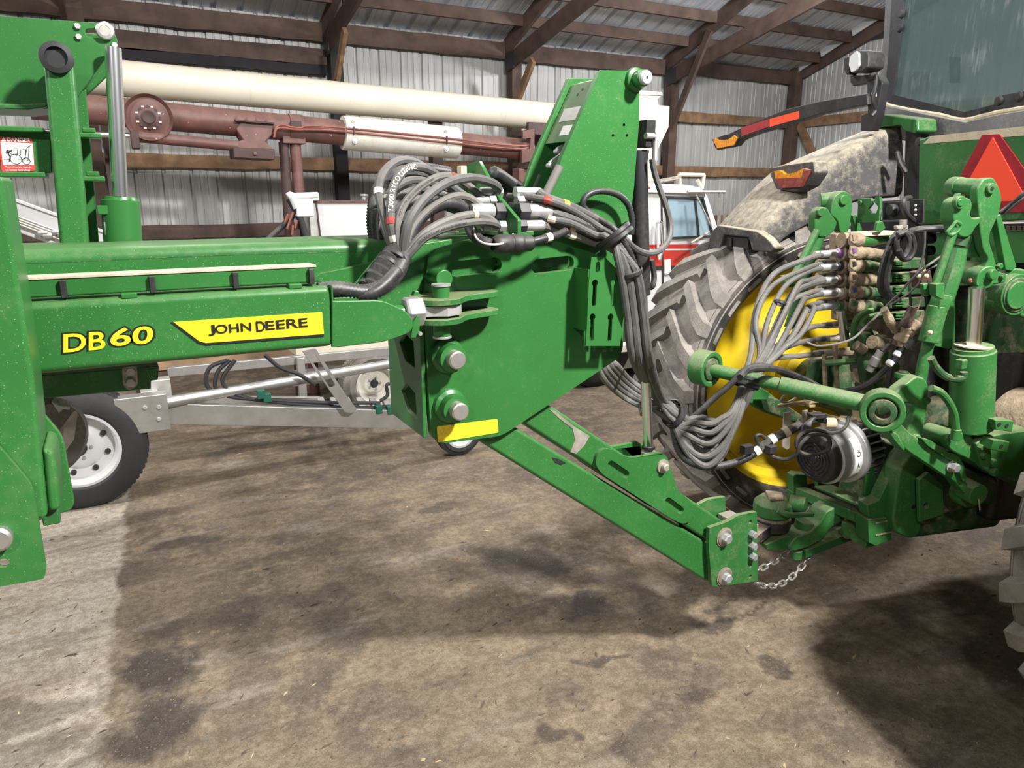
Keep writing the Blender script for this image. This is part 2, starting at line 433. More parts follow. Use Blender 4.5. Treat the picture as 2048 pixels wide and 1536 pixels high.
    K.new(mt('ADD', mt('MULTIPLY', fine.outputs[0], .8), mid.outputs[0]), bp.inputs['Height']); K.new(bp.outputs[0], b.inputs['Normal'])
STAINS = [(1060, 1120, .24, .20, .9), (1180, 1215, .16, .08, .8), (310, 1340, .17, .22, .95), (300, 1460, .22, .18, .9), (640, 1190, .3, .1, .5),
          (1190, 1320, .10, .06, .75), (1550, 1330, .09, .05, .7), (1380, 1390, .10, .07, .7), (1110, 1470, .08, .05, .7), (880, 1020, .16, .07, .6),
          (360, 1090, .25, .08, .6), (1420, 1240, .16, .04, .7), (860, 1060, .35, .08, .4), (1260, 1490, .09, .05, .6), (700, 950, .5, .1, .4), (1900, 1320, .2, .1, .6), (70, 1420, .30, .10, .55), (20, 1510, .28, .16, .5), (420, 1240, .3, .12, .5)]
floor_material()
fl = MB(); fl.box((2.5, 2, -.06), 18, 16, .12)
fl = fl.build('floor', 'floor', kind='structure')

# ---- ribbed steel sheets
def sheet_profile(w=.81, pitch=.27, dp=.022, rw=.046):
    """(u, depth) points across one sheet: major ribs and two small beads between them"""
    p = []; n = round(w/pitch)
    for i in range(n):
        a = i*pitch
        p += [(a+.000, 0), (a+.012, dp), (a+rw-.012, dp), (a+rw, 0)]
        for c in (.115, .19): p += [(a+c-.010, 0), (a+c-.004, .006), (a+c+.004, .006), (a+c+.010, 0)]
    return p + [(w, 0)]
def sheet(prof, o, u, n, a, b):
    """profile along u, bulging along n, drawn from offset a to offset b"""
    m = MB(); o, u, n, a, b = map(V, (o, u, n, a, b)); k = len(prof)
    m.loft([[o+u*q+n*h+a for q, h in prof], [o+u*q+n*h+b for q, h in prof]]); return m
prof = sheet_profile()
wall_back = root('wall_back', (3.5, YW, 0), 'ribbed pale steel wall with wooden girts and posts behind the machines', None, kind='structure')
s0 = None; x0 = 2.696-.81*7
for i in range(16):
    if s0 is None:
        s0 = sheet(prof, (x0, YW, 0), X, Y, (0, 0, 0), (0, 0, EAVE)).build('siding_sheet', 'siding', wall_back)
    else: dup(s0, (i*.81, 0, 0), wall_back)
wall_right = root('wall_right', (XW, 3, 0), 'ribbed pale steel gable wall beyond the tractor', None, kind='structure')
for i in range(13):
    y = YW-.81*(i+1); m = sheet(prof, (XW, y, 0), Y, X, (0, 0, 0), (0, 0, 1)); k = len(prof)
    for j in range(k): m.v[k+j].z = roofz(m.v[k+j].y)-.02
    m.build('siding_sheet', 'siding', wall_right)
ceiling = root('ceiling', (3.5, 5, EAVE), 'sloping steel roof on dark wooden purlins and trusses', None, kind='structure')
s0 = None; sl = V((0, -1, SL))
for i in range(16):
    if s0 is None:
        s0 = sheet(sheet_profile(.81, .27, .04, .065), (x0+.1, YW+.05, EAVE-.02), X, Z, (0, 0, 0), sl*7.2).build('roof_sheet', 'roof_metal', ceiling)
    else: dup(s0, (i*.81, 0, 0), ceiling)
# purlins between the trusses
TX = [-.08, 2.42, 4.72, 7.30, XW-.1]
segs = list(zip([-2.5]+TX[:-1], TX))
for k, y in enumerate([8.30, 7.78, 7.26, 6.74, 6.22, 5.7, 5.18, 4.66, 4.1]):
    for a, b in segs:
        MB().box(((a+b)/2, y, roofz(y)-.085), b-a-.05, .045, .13).build('purlin', 'wood', ceiling)
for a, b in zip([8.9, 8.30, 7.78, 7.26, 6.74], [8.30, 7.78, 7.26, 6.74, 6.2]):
    MB().bar((XW-.16, a-.05, roofz(a-.05)-.05), (XW-.16, b+.05, roofz(b+.05)-.05), .10, .02, up=X).build('gable_daylight_bar', 'white', ceiling)  # white bars stand in for daylight leaking in along the gable
# wall girts
def girt(a, b, z, h=.14, mat='wood_warm', y=YW-.05, t=.045, nm='girt'):
    m = MB(); n = 10
    rows = []
    for i in range(n+1):
        x = a+(b-a)*i/n; j1, j2 = random.uniform(-.006, .006), random.uniform(-.009, .009)
        rows.append([V((x, y-t, z+h/2+j1)), V((x, y, z+h/2+j1)), V((x, y, z-h/2+j2)), V((x, y-t, z-h/2+j2))])
    m.loft(rows, closed=True); m.add(rows[0], [(0, 1, 2, 3)]); m.add(rows[-1], [(3, 2, 1, 0)])
    return m.build(nm, mat, wall_back, ang=60)
for a, b in segs:
    a += .05; b -= .05
    girt(a, b, 2.25)
    if a < 4.5: girt(a, b, 1.52, mat='wood')
    else: girt(a, b, 1.52); girt(a, b, .75)
    girt(a, b, 3.66 if a < 5 else 3.70, .20, 'wood', nm='eave_girt')
girt(7.38, 9.75, 3.02)
girt(-2.5, 2.36, 3.40, .17, 'wood', nm='header_board'); girt(-2.5, 2.36, 3.27, .10, 'wood_dark', nm='header_board')
girt(-.0, 2.3, .20, .36, 'plywood', nm='kick_board')
KN = [[((200, 45)), ((190, 120))], [(690, 60), (672, 170)], [(1066, 120), (1020, 240)], [(1420, 60), (1343, 256)]]
# posts, trusses with knee braces and nail plates
for i, x in enumerate(TX[:-1]):
    dark = i == 1
    po = MB().box((x+.02, YW-.14, 1.9), .14, .14, 3.8).build('post', 'wood_dark' if dark else 'wood', wall_back, bevel=.006)
    t = root('roof_truss', (x, YW-.1, 3.5), None, None, parent=ceiling)
    xs = x-.07; Ys = YW-.10; Ye = 2.2
    def chord(nm, y0, z0, y1, z1, h, th=.045, mat='wood', xx=xs):
        d = V((0, y1-y0, z1-z0)).normalized(); up = V((0, -d.z, d.y)); up = up if up.z > 0 else -up
        return MB().bar((xx, y0, z0), (xx, y1, z1), h, th, up=X, ).build(nm, mat, t, bevel=.003)
    chord('top_chord', Ys, roofz(Ys)-.13, Ye, roofz(Ye)-.13, .19)
    chord('bottom_chord', Ys, 3.50, Ye, 3.50+.215*(Ys-Ye), .19)
    a = onX(*KN[i][0], xs-.05); b = onX(*KN[i][1], xs-.05)
    MB().bar(a, b, .10, .045, up=X).build('knee_brace', 'wood_warm' if i < 3 else 'wood', t, bevel=.003)
    MB().box((xs-.026, Ys-.13, 3.53), .004, .22, .20).build('nail_plate', 'truss_plate', t)
    for yy in (6.2, 4.4):
        MB().bar((xs, yy, roofz(yy)-.1), (xs, yy-.55, 3.5+.215*(Ys-yy+.55)), .09, .04, up=X).build('web', 'wood', t)
# corner post and gable truss
MB().box((XW-.12, YW-.13, 1.92), .15, .15, 3.84).build('post', 'wood', wall_right, bevel=.006)
gt = root('roof_truss', (XW-.1, YW-.1, 3.5), None, None, parent=ceiling)
MB().bar((XW-.07, YW-.18, 3.795), (XW-.07, 2, 3.795+.335*(YW-2.18)), .25, .045, up=X).build('gable_rafter', 'wood', gt, bevel=.003)
MB().box((XW-.09, 7.35, 4.16), .004, .42, .22).build('nail_plate', 'truss_plate', gt)
for z in (2.25, 3.02, 1.52):
    MB().box((XW-.03, 5.4, z), .045, 6.6, .14).build('girt', 'wood_warm', wall_right)
MB().bar((XW-.06, 8.62, 3.0), (XW-.06, 7.5, 1.4), .12, .045, up=X).build('wall_brace', 'wood_warm', wall_right, bevel=.004)
# white overhead door low in the gable wall
door = root('door_1', (XW-.08, 7.2, 0), 'white panelled door low in the gable wall behind the fender', None, kind='structure')
MB().box((XW-.09, 7.55, .98), .05, 1.5, 1.96).build('door_panel', 'white', door, bevel=.004)
for yy in (6.76, 8.34):
    MB().box((XW-.10, yy, 1.0), .07, .08, 2.04).build('door_frame', 'white_dirty', door, bevel=.004)
MB().box((XW-.10, 7.55, 2.02), .07, 1.66, .08).build('door_frame', 'white_dirty', door, bevel=.004)
# lamp fixtures hang outside the picture; straw and dirt crumbs lie on the floor
deb = MB(); rnd = random.Random(5)
for i in range(2300):
    px, py = rnd.uniform(-200, 2200), 870+666*rnd.random()**.8
    p = onZ(px, py, 0); s_ = rnd.choice([.0015, .002, .002, .003, .003, .004, .006, .009]); a = rnd.gauss(.35, .6)
    l_, w_ = s_*rnd.uniform(1, 3.5), s_*rnd.uniform(.3, .9); h_ = min(w_, .006)*rnd.uniform(.5, 1.)
    u = V((math.cos(a), math.sin(a), 0)); v = V((-u.y, u.x, 0)); p = p+Z*(h_*.4)
    k = rnd.random()
    deb.add([p-u*l_-v*w_*.3-Z*h_*.4, p+u*l_*.2-v*w_-Z*h_*.4, p+u*l_+v*w_*.2-Z*h_*.4, p-u*l_*.3+v*w_-Z*h_*.4, p+Z*h_], [(0, 1, 4), (1, 2, 4), (2, 3, 4), (3, 0, 4)], 1 if k < .09 else 0)
tag(deb.build('floor_litter', ['dirt', 'straw'], kind='stuff', flat=True), 'dirt crumbs and straw scattered over the concrete floor', 'litter')

# ================================================================ THE PLANTER (green hitch tongue)
planter = root('planter', (1.0, 2.0, 0), 'green planter tongue with hoses, tower and hitch plate coupled behind the tractor', 'planter')
YP = 1.90                                              # front face of the big hitch plate
def P(name, mat='green', bevel=.003, parent=None, **k):
    def f(mb): return mb.build(name, mat, parent or planter, bevel=bevel, **k)
    return f
def box_px(x0, y0, x1, y1, yf, yb):
    """box whose front face (plane Y=yf) spans two pixels, back at yb"""
    a, b = onY(x0, y0, yf), onY(x1, y1, yf); m = MB()
    m.box(((a.x+b.x)/2, (yf+yb)/2, (a.z+b.z)/2), abs(b.x-a.x), yb-yf, abs(a.z-b.z)); return m
# ---- main beam
zt = onY(400, 489, 1.93).z
MB().box((.30, 2.06, zt-.115), 1.62, .26, .23).build('main_beam', 'green', planter, bevel=.028, seg=4)
g1 = polyY([(620, 562), (640, 546), (690, 536), (760, 520), (850, 486), (905, 478), (905, 600), (850, 640), (620, 600)], 1.912)
P('beam_gusset')(MB().prism(g1, (0, .018, 0)))
P('beam_seam', 'green_muddy', 0)(MB().prism(polyY([(36, 527), (400, 511), (770, 500), (770, 501.6), (400, 512.8), (36, 529)], 1.9295), (0, .001, 0)))
# ---- big hitch plate with slots
plate = [(848, 590), (858, 500), (960, 474), (1064, 470), (1252, 470), (1250, 560), (1246, 698), (1238, 716), (1004, 872), (880, 888), (862, 872), (852, 700)]
pp = rounded(polyY(plate, YP), [.0, .03, 0, 0, 0, 0, .02, .01, .03, .03, .02, 0], 4)
def slot(x0, y0, x1, y1, r, y): return capsule(onY(x0, y0, y), onY(x1, y1, y), r, -Y)
hp = P('hitch_plate', bevel=.004)(MB().prism(pp, (0, .025, 0), [slot(912, 538, 990, 530, .022, YP), slot(1076, 533, 1136, 526, .022, YP)]))
for h in ((912, 538, 990, 530), (1076, 533, 1136, 526)):      # plate seen through the slots
    c = (onY(h[0], h[1], 1.96)+onY(h[2], h[3], 1.96))/2
fp = [p+Y*.30 for p in pp]
P('hitch_plate')(MB().prism(fp, (0, .025, 0)))
# dark cross plate between the two hitch plates, with two house-shaped cut-outs
xl = onY(850, 700, YP).x; za, zb = onY(850, 640, YP).z, onY(860, 875, YP).z
def house(zc):
    pts = [(1.985, -.035), (2.055, -.03), (2.10, .02), (2.055, .055), (1.99, .04)]
    return [V((xl-.012, 1.955+(y-1.985)*1.1, zc+z)) for y, z in pts]
cp = [V((xl-.012, 1.905, za)), V((xl-.012, 2.19, za)), V((xl-.012, 2.19, zb)), V((xl-.012, 1.905, zb))]
P('cross_plate', 'green_dusty')(MB().prism(cp, (.014, 0, 0), [house(onY(828, 705, 2.0).z), house(onY(835, 805, 2.0).z)]))
# pins with welded bosses
for px, py in ((894, 711), (900, 811)):
    c = onY(px-2, py-1, YP); b = P('pin_boss', 'green_clean', 0)(MB().lathe([(.052, 0), (.050, -.015), (.040, -.022), (.040, -.055), (.026, -.056)], c, -Y*-1, 32))
    MB().lathe([(0.026, -.05), (.026, -.082), (.022, -.086), (0, -.086)], c, Y, 28).build('pin', 'steel', b, label='bare steel pin end')
c = onY(868, 553, YP); P('stub_boss', 'green_clean', .003)(MB().cyl(c+Y*.02, c-Y*.075, .0245, n=28))
# small ear beside the rod end
P('ear_tab', 'green_clean')(MB().prism(polyY([(823, 600), (830, 582), (838, 582), (842, 600), (842, 615), (823, 615)], 1.86), (0, .02, 0)))
# ---- clevis lugs and the big rod end
def lug(z, nm):
    x0, x1 = onY(842, 600, 1.75).x, onY(990, 600, 1.88).x
    o = [V((x0+.02, 1.90, z)), V((x0, 1.84, z)), V((x0+.01, 1.77, z)), V((x0+.05, 1.74, z)), V((x0+.11, 1.745, z)), V((x0+.15, 1.80, z)), V((x1, 1.84, z)), V((x1, 1.90, z))]
    P(nm, 'green_dusty', .002)(MB().prism(rounded(o, .03), (0, 0, -.016)))
    return x0
z1, z2 = onY(880, 600, 1.75).z, onY(900, 638, 1.75).z
x0 = lug(z1, 'clevis_lug'); lug(z2, 'clevis_lug')
pc = V((x0+.075, 1.795, 0))
P('clevis_pin', 'green_clean', .002)(MB().cyl(pc+Z*(z2-.052), pc+Z*(z1+.03), .023, n=24))
for q in (z1+.03, z2-.058): P('pin_cap', 'zinc', .001)(MB().cyl(pc+Z*q, pc+Z*(q+.006), .026, n=24))
zr = (z1+z2)/2-.006
eye = [V((pc.x-.09, 1.795+.022, zr-.014)), V((pc.x-.03, 1.795+.03, zr-.014)), V((pc.x+.0, 1.795+.045, zr-.014)), V((pc.x+.045, 1.795+.03, zr-.014)), V((pc.x+.06, 1.795, zr-.014)), V((pc.x+.045, 1.795-.03, zr-.014)), V((pc.x, 1.795-.045, zr-.014)), V((pc.x-.03, 1.795-.03, zr-.014)), V((pc.x-.09, 1.795-.022, zr-.014))]
re = P('rod_end', 'zinc', .002, label='bright zinc rod end')(MB().prism(eye, (0, 0, .028)))
hx = onY(838, 628, 1.74).x
MB().lathe([(0, -.026), (.036, -.026), (.042, -.020), (.042, .018), (.036, .024), (0, .024)], V((hx+.006, 1.795, zr)), X, 6).build('hex_nut', 'zinc', re, bevel=.002)
P('threaded_shank', 'green_clean', 0)(MB().cyl((hx-.10, 1.795, zr), (hx, 1.795, zr), .02, n=20))
P('lock_tab', 'green_clean', .002)(MB().prism(polyY([(826, 645), (836, 630), (841, 640), (838, 676), (822, 676)], 1.735), (0, .012, 0)))
MB().hexh(onY(839, 667, 1.735), -Y, .006, .008).build('bolt', 'zinc', planter)
# ---- draft tube that carries the name decals
YB = 1.68
zt2, zb2 = onY(350, 590, YB).z, onY(350, 724, YB).z
xa, xb = -.45, onY(667, 645, YB).x
dt = MB().box(((xa+xb)/2, YB+.075, (zt2+zb2)/2), xb-xa, .15, zt2-zb2).build('draft_tube', 'green', planter, bevel=.016, seg=4)
tp = polyY([(664, 602), (764, 600), (812, 622), (828, 640), (824, 664), (772, 684), (664, 696)], YB-.004)
P('tube_end_plate', bevel=.003)(MB().prism(rounded(tp, [0, .02, .03, .02, .02, .03, 0]), (0, .012, 0)))
P('tube_end_plate', bevel=.003)(MB().prism([p+Y*.14 for p in rounded(tp, [0, .02, .03, .02, .02, .03, 0])], (0, .012, 0)))
P('tube_end_block')(MB().box((xb+.06, 1.755, (zt2+zb2)/2+.005), .10, .1, .07))
P('tube_seam', 'green_clean', .001)(MB().box((xb+.001, 1.755, (zt2+zb2)/2), .004, .153, zt2-zb2+.003))
# cable tray on top, with straps
a, b = onY(45, 630, 1.70), onY(636, 590, 1.70)
tr = MB().box(((a.x+b.x)/2-.1, 1.73, zt2+.026), b.x-a.x+.2, .06, .036).build('cable_tray', 'green', planter, bevel=.004)
MB().box(((a.x+b.x)/2-.1, 1.73, zt2+.0455), b.x-a.x+.2, .064, .004).build('tray_lid_edge', 'dust_strip', tr)
for px, py in ((133, 618), (309, 603), (474, 592), (625, 583)):
    p = onY(px, py, 1.695)
    MB().box((p.x, 1.722, zt2+.0225), .012, .064, .036).build('strap', 'black', tr, bevel=.002)
for px in (262, 592):
    p = onY(px, 620, 1.70); P('tray_bracket', 'green_clean', .003)(MB().box((p.x, 1.70, zt2+.003), .03, .03, .012))
# ---- lettering (flat print on the draft tube)
def text_mesh(s, size, off, ext=0., shear=0., space=1.):
    cu = bpy.data.curves.new('t', 'FONT'); cu.body = s; cu.size = size; cu.offset = off; cu.shear = shear; cu.space_character = space; cu.resolution_u = 6
    ob = bpy.data.objects.new('t', cu); COL.objects.link(ob); dg = bpy.context.evaluated_depsgraph_get()
    me = ob.evaluated_get(dg).to_mesh(); vs = [v.co.copy() for v in me.vertices]; fs = [list(p.vertices) for p in me.polygons]
    ob.evaluated_get(dg).to_mesh_clear(); bpy.data.objects.remove(ob); bpy.data.curves.remove(cu); return vs, fs
def put_text(s, p0, u, v, nrm, width, height, off, mat, parent, name, shear=0., lift=.001, space=1., raise_=None):
    """text with its box of given width and cap height, lower left corner at p0"""
    vs, fs = text_mesh(s, 1., 0., shear=shear, space=space)
    x0, x1 = min(a.x for a in vs), max(a.x for a in vs); y0, y1 = min(a.y for a in vs), max(a.y for a in vs)
    if off: vs, fs = text_mesh(s, 1., off, shear=shear, space=space)
    m = MB(); m.add([p0+u*((a.x-x0)/(x1-x0)*width)+v*((a.y-y0)/(y1-y0)*height)+nrm*lift for a in vs], fs)
    if fs and (m.v[m.f[0][1]]-m.v[m.f[0][0]]).cross(m.v[m.f[0][2]]-m.v[m.f[0][0]]).dot(nrm) < 0: m.f = [f[::-1] for f in m.f]
    return m.build(name, mat, parent, flat=True)
n_ = -Y
def tx(s, pxl, pxr, pyb, pyt, off, mat, nm, lift, **k):
    a, b = onY(pxl, pyb, YB), onY(pxr, pyb, YB); t = onY(pxl, pyt, YB)
    return put_text(s, V((a.x, YB, a.z)), X, Z, n_, b.x-a.x, t.z-a.z, off, mat, dt, nm, lift=lift, **k)
tx('DB', 128, 212, 704, 669, .075, 'decal_black', 'model_lettering', .0012, shear=.12)
tx('DB', 128, 212, 704, 669, .018, 'decal_yellow', 'model_lettering', .002, shear=.12)
tx('60', 224, 308, 692, 658, .075, 'decal_black', 'model_lettering', .0012, shear=.12)
tx('60', 224, 308, 692, 658, .018, 'decal_yellow', 'model_lettering', .002, shear=.12)
def flat(pts, y, nm, mat, par, t=.0012): return MB().prism(polyY(pts, y), (0, t, 0)).build(nm, mat, par)
flat([(341, 645), (347, 644), (398, 682), (412, 686), (648, 668), (648, 673), (411, 691), (396, 687)], YB-.0015, 'decal_outline', 'decal_black', dt)
flat([(347, 644), (644, 624), (648, 668), (412, 686), (398, 682)], YB-.0016, 'name_decal', 'decal_yellow', dt)
for s, l_, r_, yb, yt in (('J', 418, 430, 671, 650), ('OHN', 431, 503, 667, 650), ('D', 513, 530, 663, 643), ('EERE', 532, 615, 659.5, 642)):
    tx(s, l_, r_, yb, yt, .02, 'decal_black', 'name_lettering', .0032)
# ---- reflector on the hitch plate
MB().prism(rounded(polyY([(874, 853), (995, 838), (997, 865), (876, 885)], YP-.0015), .004, 3), (0, .0015, 0)).build('reflector', 'reflector_yellow', hp, label='yellow honeycomb reflector strip')
# ---- slotted valve plate standing off the hitch plate
def keyslot(x, y0, y1, yy, big='top'):
    a, b = onY(x, y0, yy), onY(x-2, y1, yy); r = .0075; R = .011; out = []
    for k in range(9):
        t = math.radians(-50+280*k/8); out.append(a+X*(math.cos(t)*R)+Z*(math.sin(t)*R))
    for k in range(7):
        t = math.pi+math.pi*k/6; out.append(V((b.x, a.y, b.z))+X*(math.cos(t)*r)+Z*(math.sin(t)*r))
    return out
ys = 1.82
sp = polyY([(1183, 514), (1210, 514), (1240, 545), (1250, 580), (1246, 640), (1240, 692), (1172, 692), (1176, 610), (1178, 560)], ys)
holes = [keyslot(1190, 566, 608, ys), keyslot(1227, 566, 608, ys), keyslot(1185, 634, 678, ys), keyslot(1221, 634, 678, ys)]
holes += [capsule(onY(1196, 528, ys), onY(1195, 540, ys), .0075, -Y)]
P('slotted_plate', 'green_clean', 0)(MB().prism(sp, (0, .008, 0), holes))
P('slotted_plate_flange', 'green_clean', .0015)(MB().box((onY(1178, 600, ys).x, ys+.042, onY(1178, 602, ys).z), .008, .08, .19))
P('mount_tab', 'green_clean', .0015)(MB().prism(polyY([(1169, 600), (1176, 600), (1178, 704), (1168, 704)], 1.845), (0, .008, 0)).prism(polyY([(1206, 692), (1213, 692), (1213, 704), (1206, 704)], 1.845), (0, .008, 0)))
# ---- tower
tw = [(1064, 472), (1100, 384), (1125, 312), (1172, 205), (1201, 140), (1258, 141), (1272, 148), (1279, 162), (1278, 245), (1268, 375), (1256, 472)]
twp = polyY(tw, YP+.002); twp = rounded(twp, [0, 0, 0, 0, .004, .0, .02, .01, 0, 0, 0])
holes = [circle(onY(x, y, YP+.002), Y, .005, 10) for x, y in ((1248, 250), (1226, 271), (1254, 271))]
tower = P('tower_plate', bevel=.003)(MB().prism(twp, (0, .02, 0), holes))
P('tower_plate', bevel=.003)(MB().prism([p+Y*.17 for p in twp], (0, .02, 0)))
# sloping web between the two tower plates with rating labels
def webp(px, py, dy): return onY(px, py, YP+.022)+Y*dy
def lerp(a, b, t): return a+(b-a)*t
wt, wb = onY(1196, 158, YP+.022), onY(1140, 283, YP+.022)
w3 = MB().prism([wt, wb, wb+Y*.148, wt+Y*.148], (.016, 0, .006)); web = P('tower_web', 'green_dusty')(w3)
wn = (wb-wt).normalized(); nn = V((wn.z, 0, -wn.x)); nn = nn if nn.x < 0 else -nn
def lab(t0, t1, y0, y1, mat, nm):
    a, b = wt+(wb-wt)*t0, wt+(wb-wt)*t1
    MB().prism([a+Y*y0, b+Y*y0, b+Y*y1, a+Y*y1], nn*.0012).build(nm, mat, web)
lab(.42, .64, .02, .12, 'aluminium', 'rating_plate'); lab(.72, .88, .01, .08, 'decal_white', 'bar_code_label')
for t in (.2, .12): MB().cyl(wt+(wb-wt)*t+Y*(.04+t*.2), wt+(wb-wt)*t+Y*(.04+t*.2)+nn*.0015, .005, n=10).build('bolt_hole', 'black', web)
# latch handles and foam tubes under the web
for (x1, y1, x2, y2, yy) in ((1128, 296, 1117, 303, 1.99), (1128, 310, 1102, 331, 1.96)):
    a, b = onY(x1, y1, yy), onY(x2, y2, yy)
    P('latch_handle', 'zinc', .002)(MB().prism([onY(x1, y1-8, yy), onY(x1+2, y1+10, yy), onY(x2+6, y2+8, yy), onY(x2-4, y2+3, yy), onY(x2-2, y2-8, yy)], (0, .012, 0)).cyl(b-Y*.004, b+Y*.02, .008, n=14))
for (x1, y1, x2, y2, yy, r_) in ((1119, 333, 1086, 400, 1.90, .013), (1078, 350, 1056, 398, 2.08, .011)):
    P('foam_tube', 'hose_tan', 0)(MB().tube([onY(x1, y1, yy), onY((x1+x2)/2, (y1+y2)/2, yy), onY(x2, y2, yy)], r_, 12))
c = onY(1269, 160, YP+.002)
b = P('pin_boss', 'green_clean', 0)(MB().lathe([(.036, 0), (.034, -.012), (.024, -.016), (.024, -.02)], c, Y, 28).lathe([(.024, -.01), (.024, -.045), (.017, -.046)], c, Y, 28))
MB().lathe([(.021, -.04), (.021, -.058), (.018, -.061), (0, -.061)], c, Y, 24).build('pin', 'zinc', b)
MB().cyl(c-Y*.0605, c-Y*.0625, .004, n=8).build('pin_hole', 'black', b)
# ---- lift cylinder: black barrel behind the tower, chrome rod down to the lower tube
cy = 2.0
ct, cm, cb = onY(1280, 250, cy), onY(1284, 590, cy), onY(1297, 897, cy)
cyl = P('lift_cylinder', 'black', .003)(MB().box(onY(1292, 268, 1.98), .038, .05, .085).cyl(onY(1276, 300, cy), cm, .030, n=24))
MB().cyl(cm-Z*.0, cb, .0185, n=24).build('cylinder_rod', 'chrome', cyl)
MB().cyl(cb+Z*.01, cb-Z*.0, .024, n=20).build('rod_collar', 'black', cyl)
f1 = onY(1301, 272, 1.95)
MB().cyl(f1-X*.02, f1+X*.016, .010, n=12).box(f1+X*.022, .02, .02, .024).cyl(f1+X*.02, f1+X*.022-Z*.075, .009, n=10).build('hose_fitting', 'zinc', cyl)
# ---- the two lower hitch tubes
def ptube(top, bot, y0, y1, nm):
    pts = polyY(top+bot[::-1], y0)
    return P(nm, bevel=.012, seg=3)(MB().prism(pts, (0, y1-y0, 0)))
ptube([(1000, 836), (1415, 1086)], [(925, 862), (1420, 1168)], 1.93, 2.07, 'lower_tube')
up_ = ptube([(1085, 800), (1462, 1053)], [(1030, 836), (1462, 1112)], 1.93, 2.07, 'upper_tube')
# scuffed paint patches on the tubes
def scuff(pts, mat='black'): MB().prism(polyY(pts, 1.9285), (0, .002, 0)).build('paint_scuff', mat, up_)
scuff([(1098, 818), (1110, 822), (1150, 854), (1180, 872), (1168, 892), (1152, 908), (1141, 904), (1150, 880), (1146, 858), (1120, 838)], 'steel_worn')
scuff([(1104, 915), (1118, 918), (1132, 926), (1122, 930), (1110, 925)])
# adjuster bracket with two slots
br = [(1192, 914), (1204, 898), (1222, 898), (1238, 908), (1262, 916), (1290, 912), (1320, 904), (1334, 912), (1346, 950), (1356, 980), (1386, 1008), (1392, 1024), (1382, 1044), (1364, 1048), (1340, 1036), (1204, 948), (1192, 932)]
ya = 1.915
br = polyY(br, ya)
bk = P('adjuster_bracket', bevel=.003)(MB().prism(rounded(br, .02, 3), (0, .016, 0), [capsule(onY(1222, 929, ya), onY(1252, 949, ya), .014, -Y), capsule(onY(1336, 1002, ya), onY(1362, 1021, ya), .014, -Y)]))
c = onY(1325, 932, ya)
P('pivot_pin', 'steel_worn', 0)(MB().lathe([(.026, .005), (.026, -.006), (.014, -.007), (.014, -.022), (.011, -.026), (0, -.026)], c, Y, 22))
P('adjuster_bracket', bevel=.003)(MB().prism([p+Y*.135 for p in br], (0, .016, 0)))
P('clevis_bar', 'green')(MB().prism(polyY([(1225, 897), (1288, 890), (1292, 912), (1240, 914)], 2.05), (0, .014, 0)))
P('rod_clevis', 'steel_worn', .003)(MB().cyl(cb-Z*.01, cb-Z*.05, .028, n=18))
# ---- hitch head plates with bolts
hh = [(1419, 1056), (1455, 1044), (1478, 1030), (1514, 1024), (1516, 1162), (1434, 1174), (1424, 1172), (1418, 1100)]
yh = 1.90
hhp = rounded(polyY(hh, yh), [.004, .02, .02, .004, .006, .01, .006, 0])
hd = P('hitch_head_plate', 'green_dusty', .003)(MB().prism(hhp, (0, .018, 0), [circle(onY(1501, y, yh), Y, .0085, 12) for y in (1044, 1132, 1153)]))
P('hitch_head_plate', 'green_dusty', .003)(MB().prism([p+Y*.175 for p in hhp], (0, .018, 0)))
for y in (1074, 1153):
    c = onY(1448, y, yh)
    MB().cyl(c, c-Y*.004, .040, n=24).build('rust_ring', 'mud', hd)
    MB().lathe([(.034, 0), (.034, -.008), (.030, -.010), (0, -.010)], c, Y, 28).build('washer', 'steel', hd)
    MB().hexh(c-Y*.008, -Y, .021, .022).build('bolt', 'zinc', hd)
for y in (1067, 1090, 1111):
    c = onY(1502, y, yh)
    MB().hexh(c, -Y, .0155, .026).build('bolt', 'zinc', hd)
P('hitch_spacer', 'steel_worn', .003)(MB().box(onY(1476, 1035, 1.99)-Z*.03, .07, .16, .05))
hc = onY(1510, 1090, 1.99)
ec = onL(1546, 1012, 2.60); P('hitch_eye', 'eye_black', .004)(MB().lathe([(.03, -.10), (.076, -.10), (.082, -.085), (.082, -.05), (.072, -.04), (.03, -.04)], ec, Z, 32, closed=True)); P('hitch_tongue', 'eye_black', .004)(MB().bar(V((2.14, 1.99, ec.z-.085)), V((ec.x-.06, ec.y, ec.z-.085)), .10, .05))
# ---- wing mast at the left, behind the beam
ym = 2.30
tpp = polyY([(-60, 28), (60, 36), (212, 47), (224, 54), (236, 84), (210, 118), (160, 186), (150, 205), (90, 218), (-60, 212)], ym)
mast = P('mast_plate', bevel=.004)(MB().prism(tpp, (0, .02, 0), [capsule(onY(180, 66, ym), onY(200, 66, ym), .011, -Y)]))
P('mast_plate', bevel=.004)(MB().prism([p+Y*.13 for p in polyY([(-60, 28), (60, 36), (216, 50), (240, 90), (243, 108), (236, 118), (160, 190), (-60, 212)], ym)], (0, .02, 0)))
P('mast_lower_flange', 'green_dusty')(MB().prism(polyY([(-60, 206), (50, 208), (93, 206), (93, 214), (56, 219), (-60, 214)], ym-.03), (0, .2, 0)))
c = onY(210, 63, ym); MB().lathe([(.022, 0), (.022, -.012), (.0195, -.016), (.013, -.017), (.012, -.0155), (0, -.0155)], c, Y, 28).build('pin', 'steel', mast)
for x, y in ((155, 53), (157, 74), (229, 91), (237, 105)):
    MB().hexh(onY(x, y, ym), -Y, .008, .008).build('bolt', 'zinc', mast)
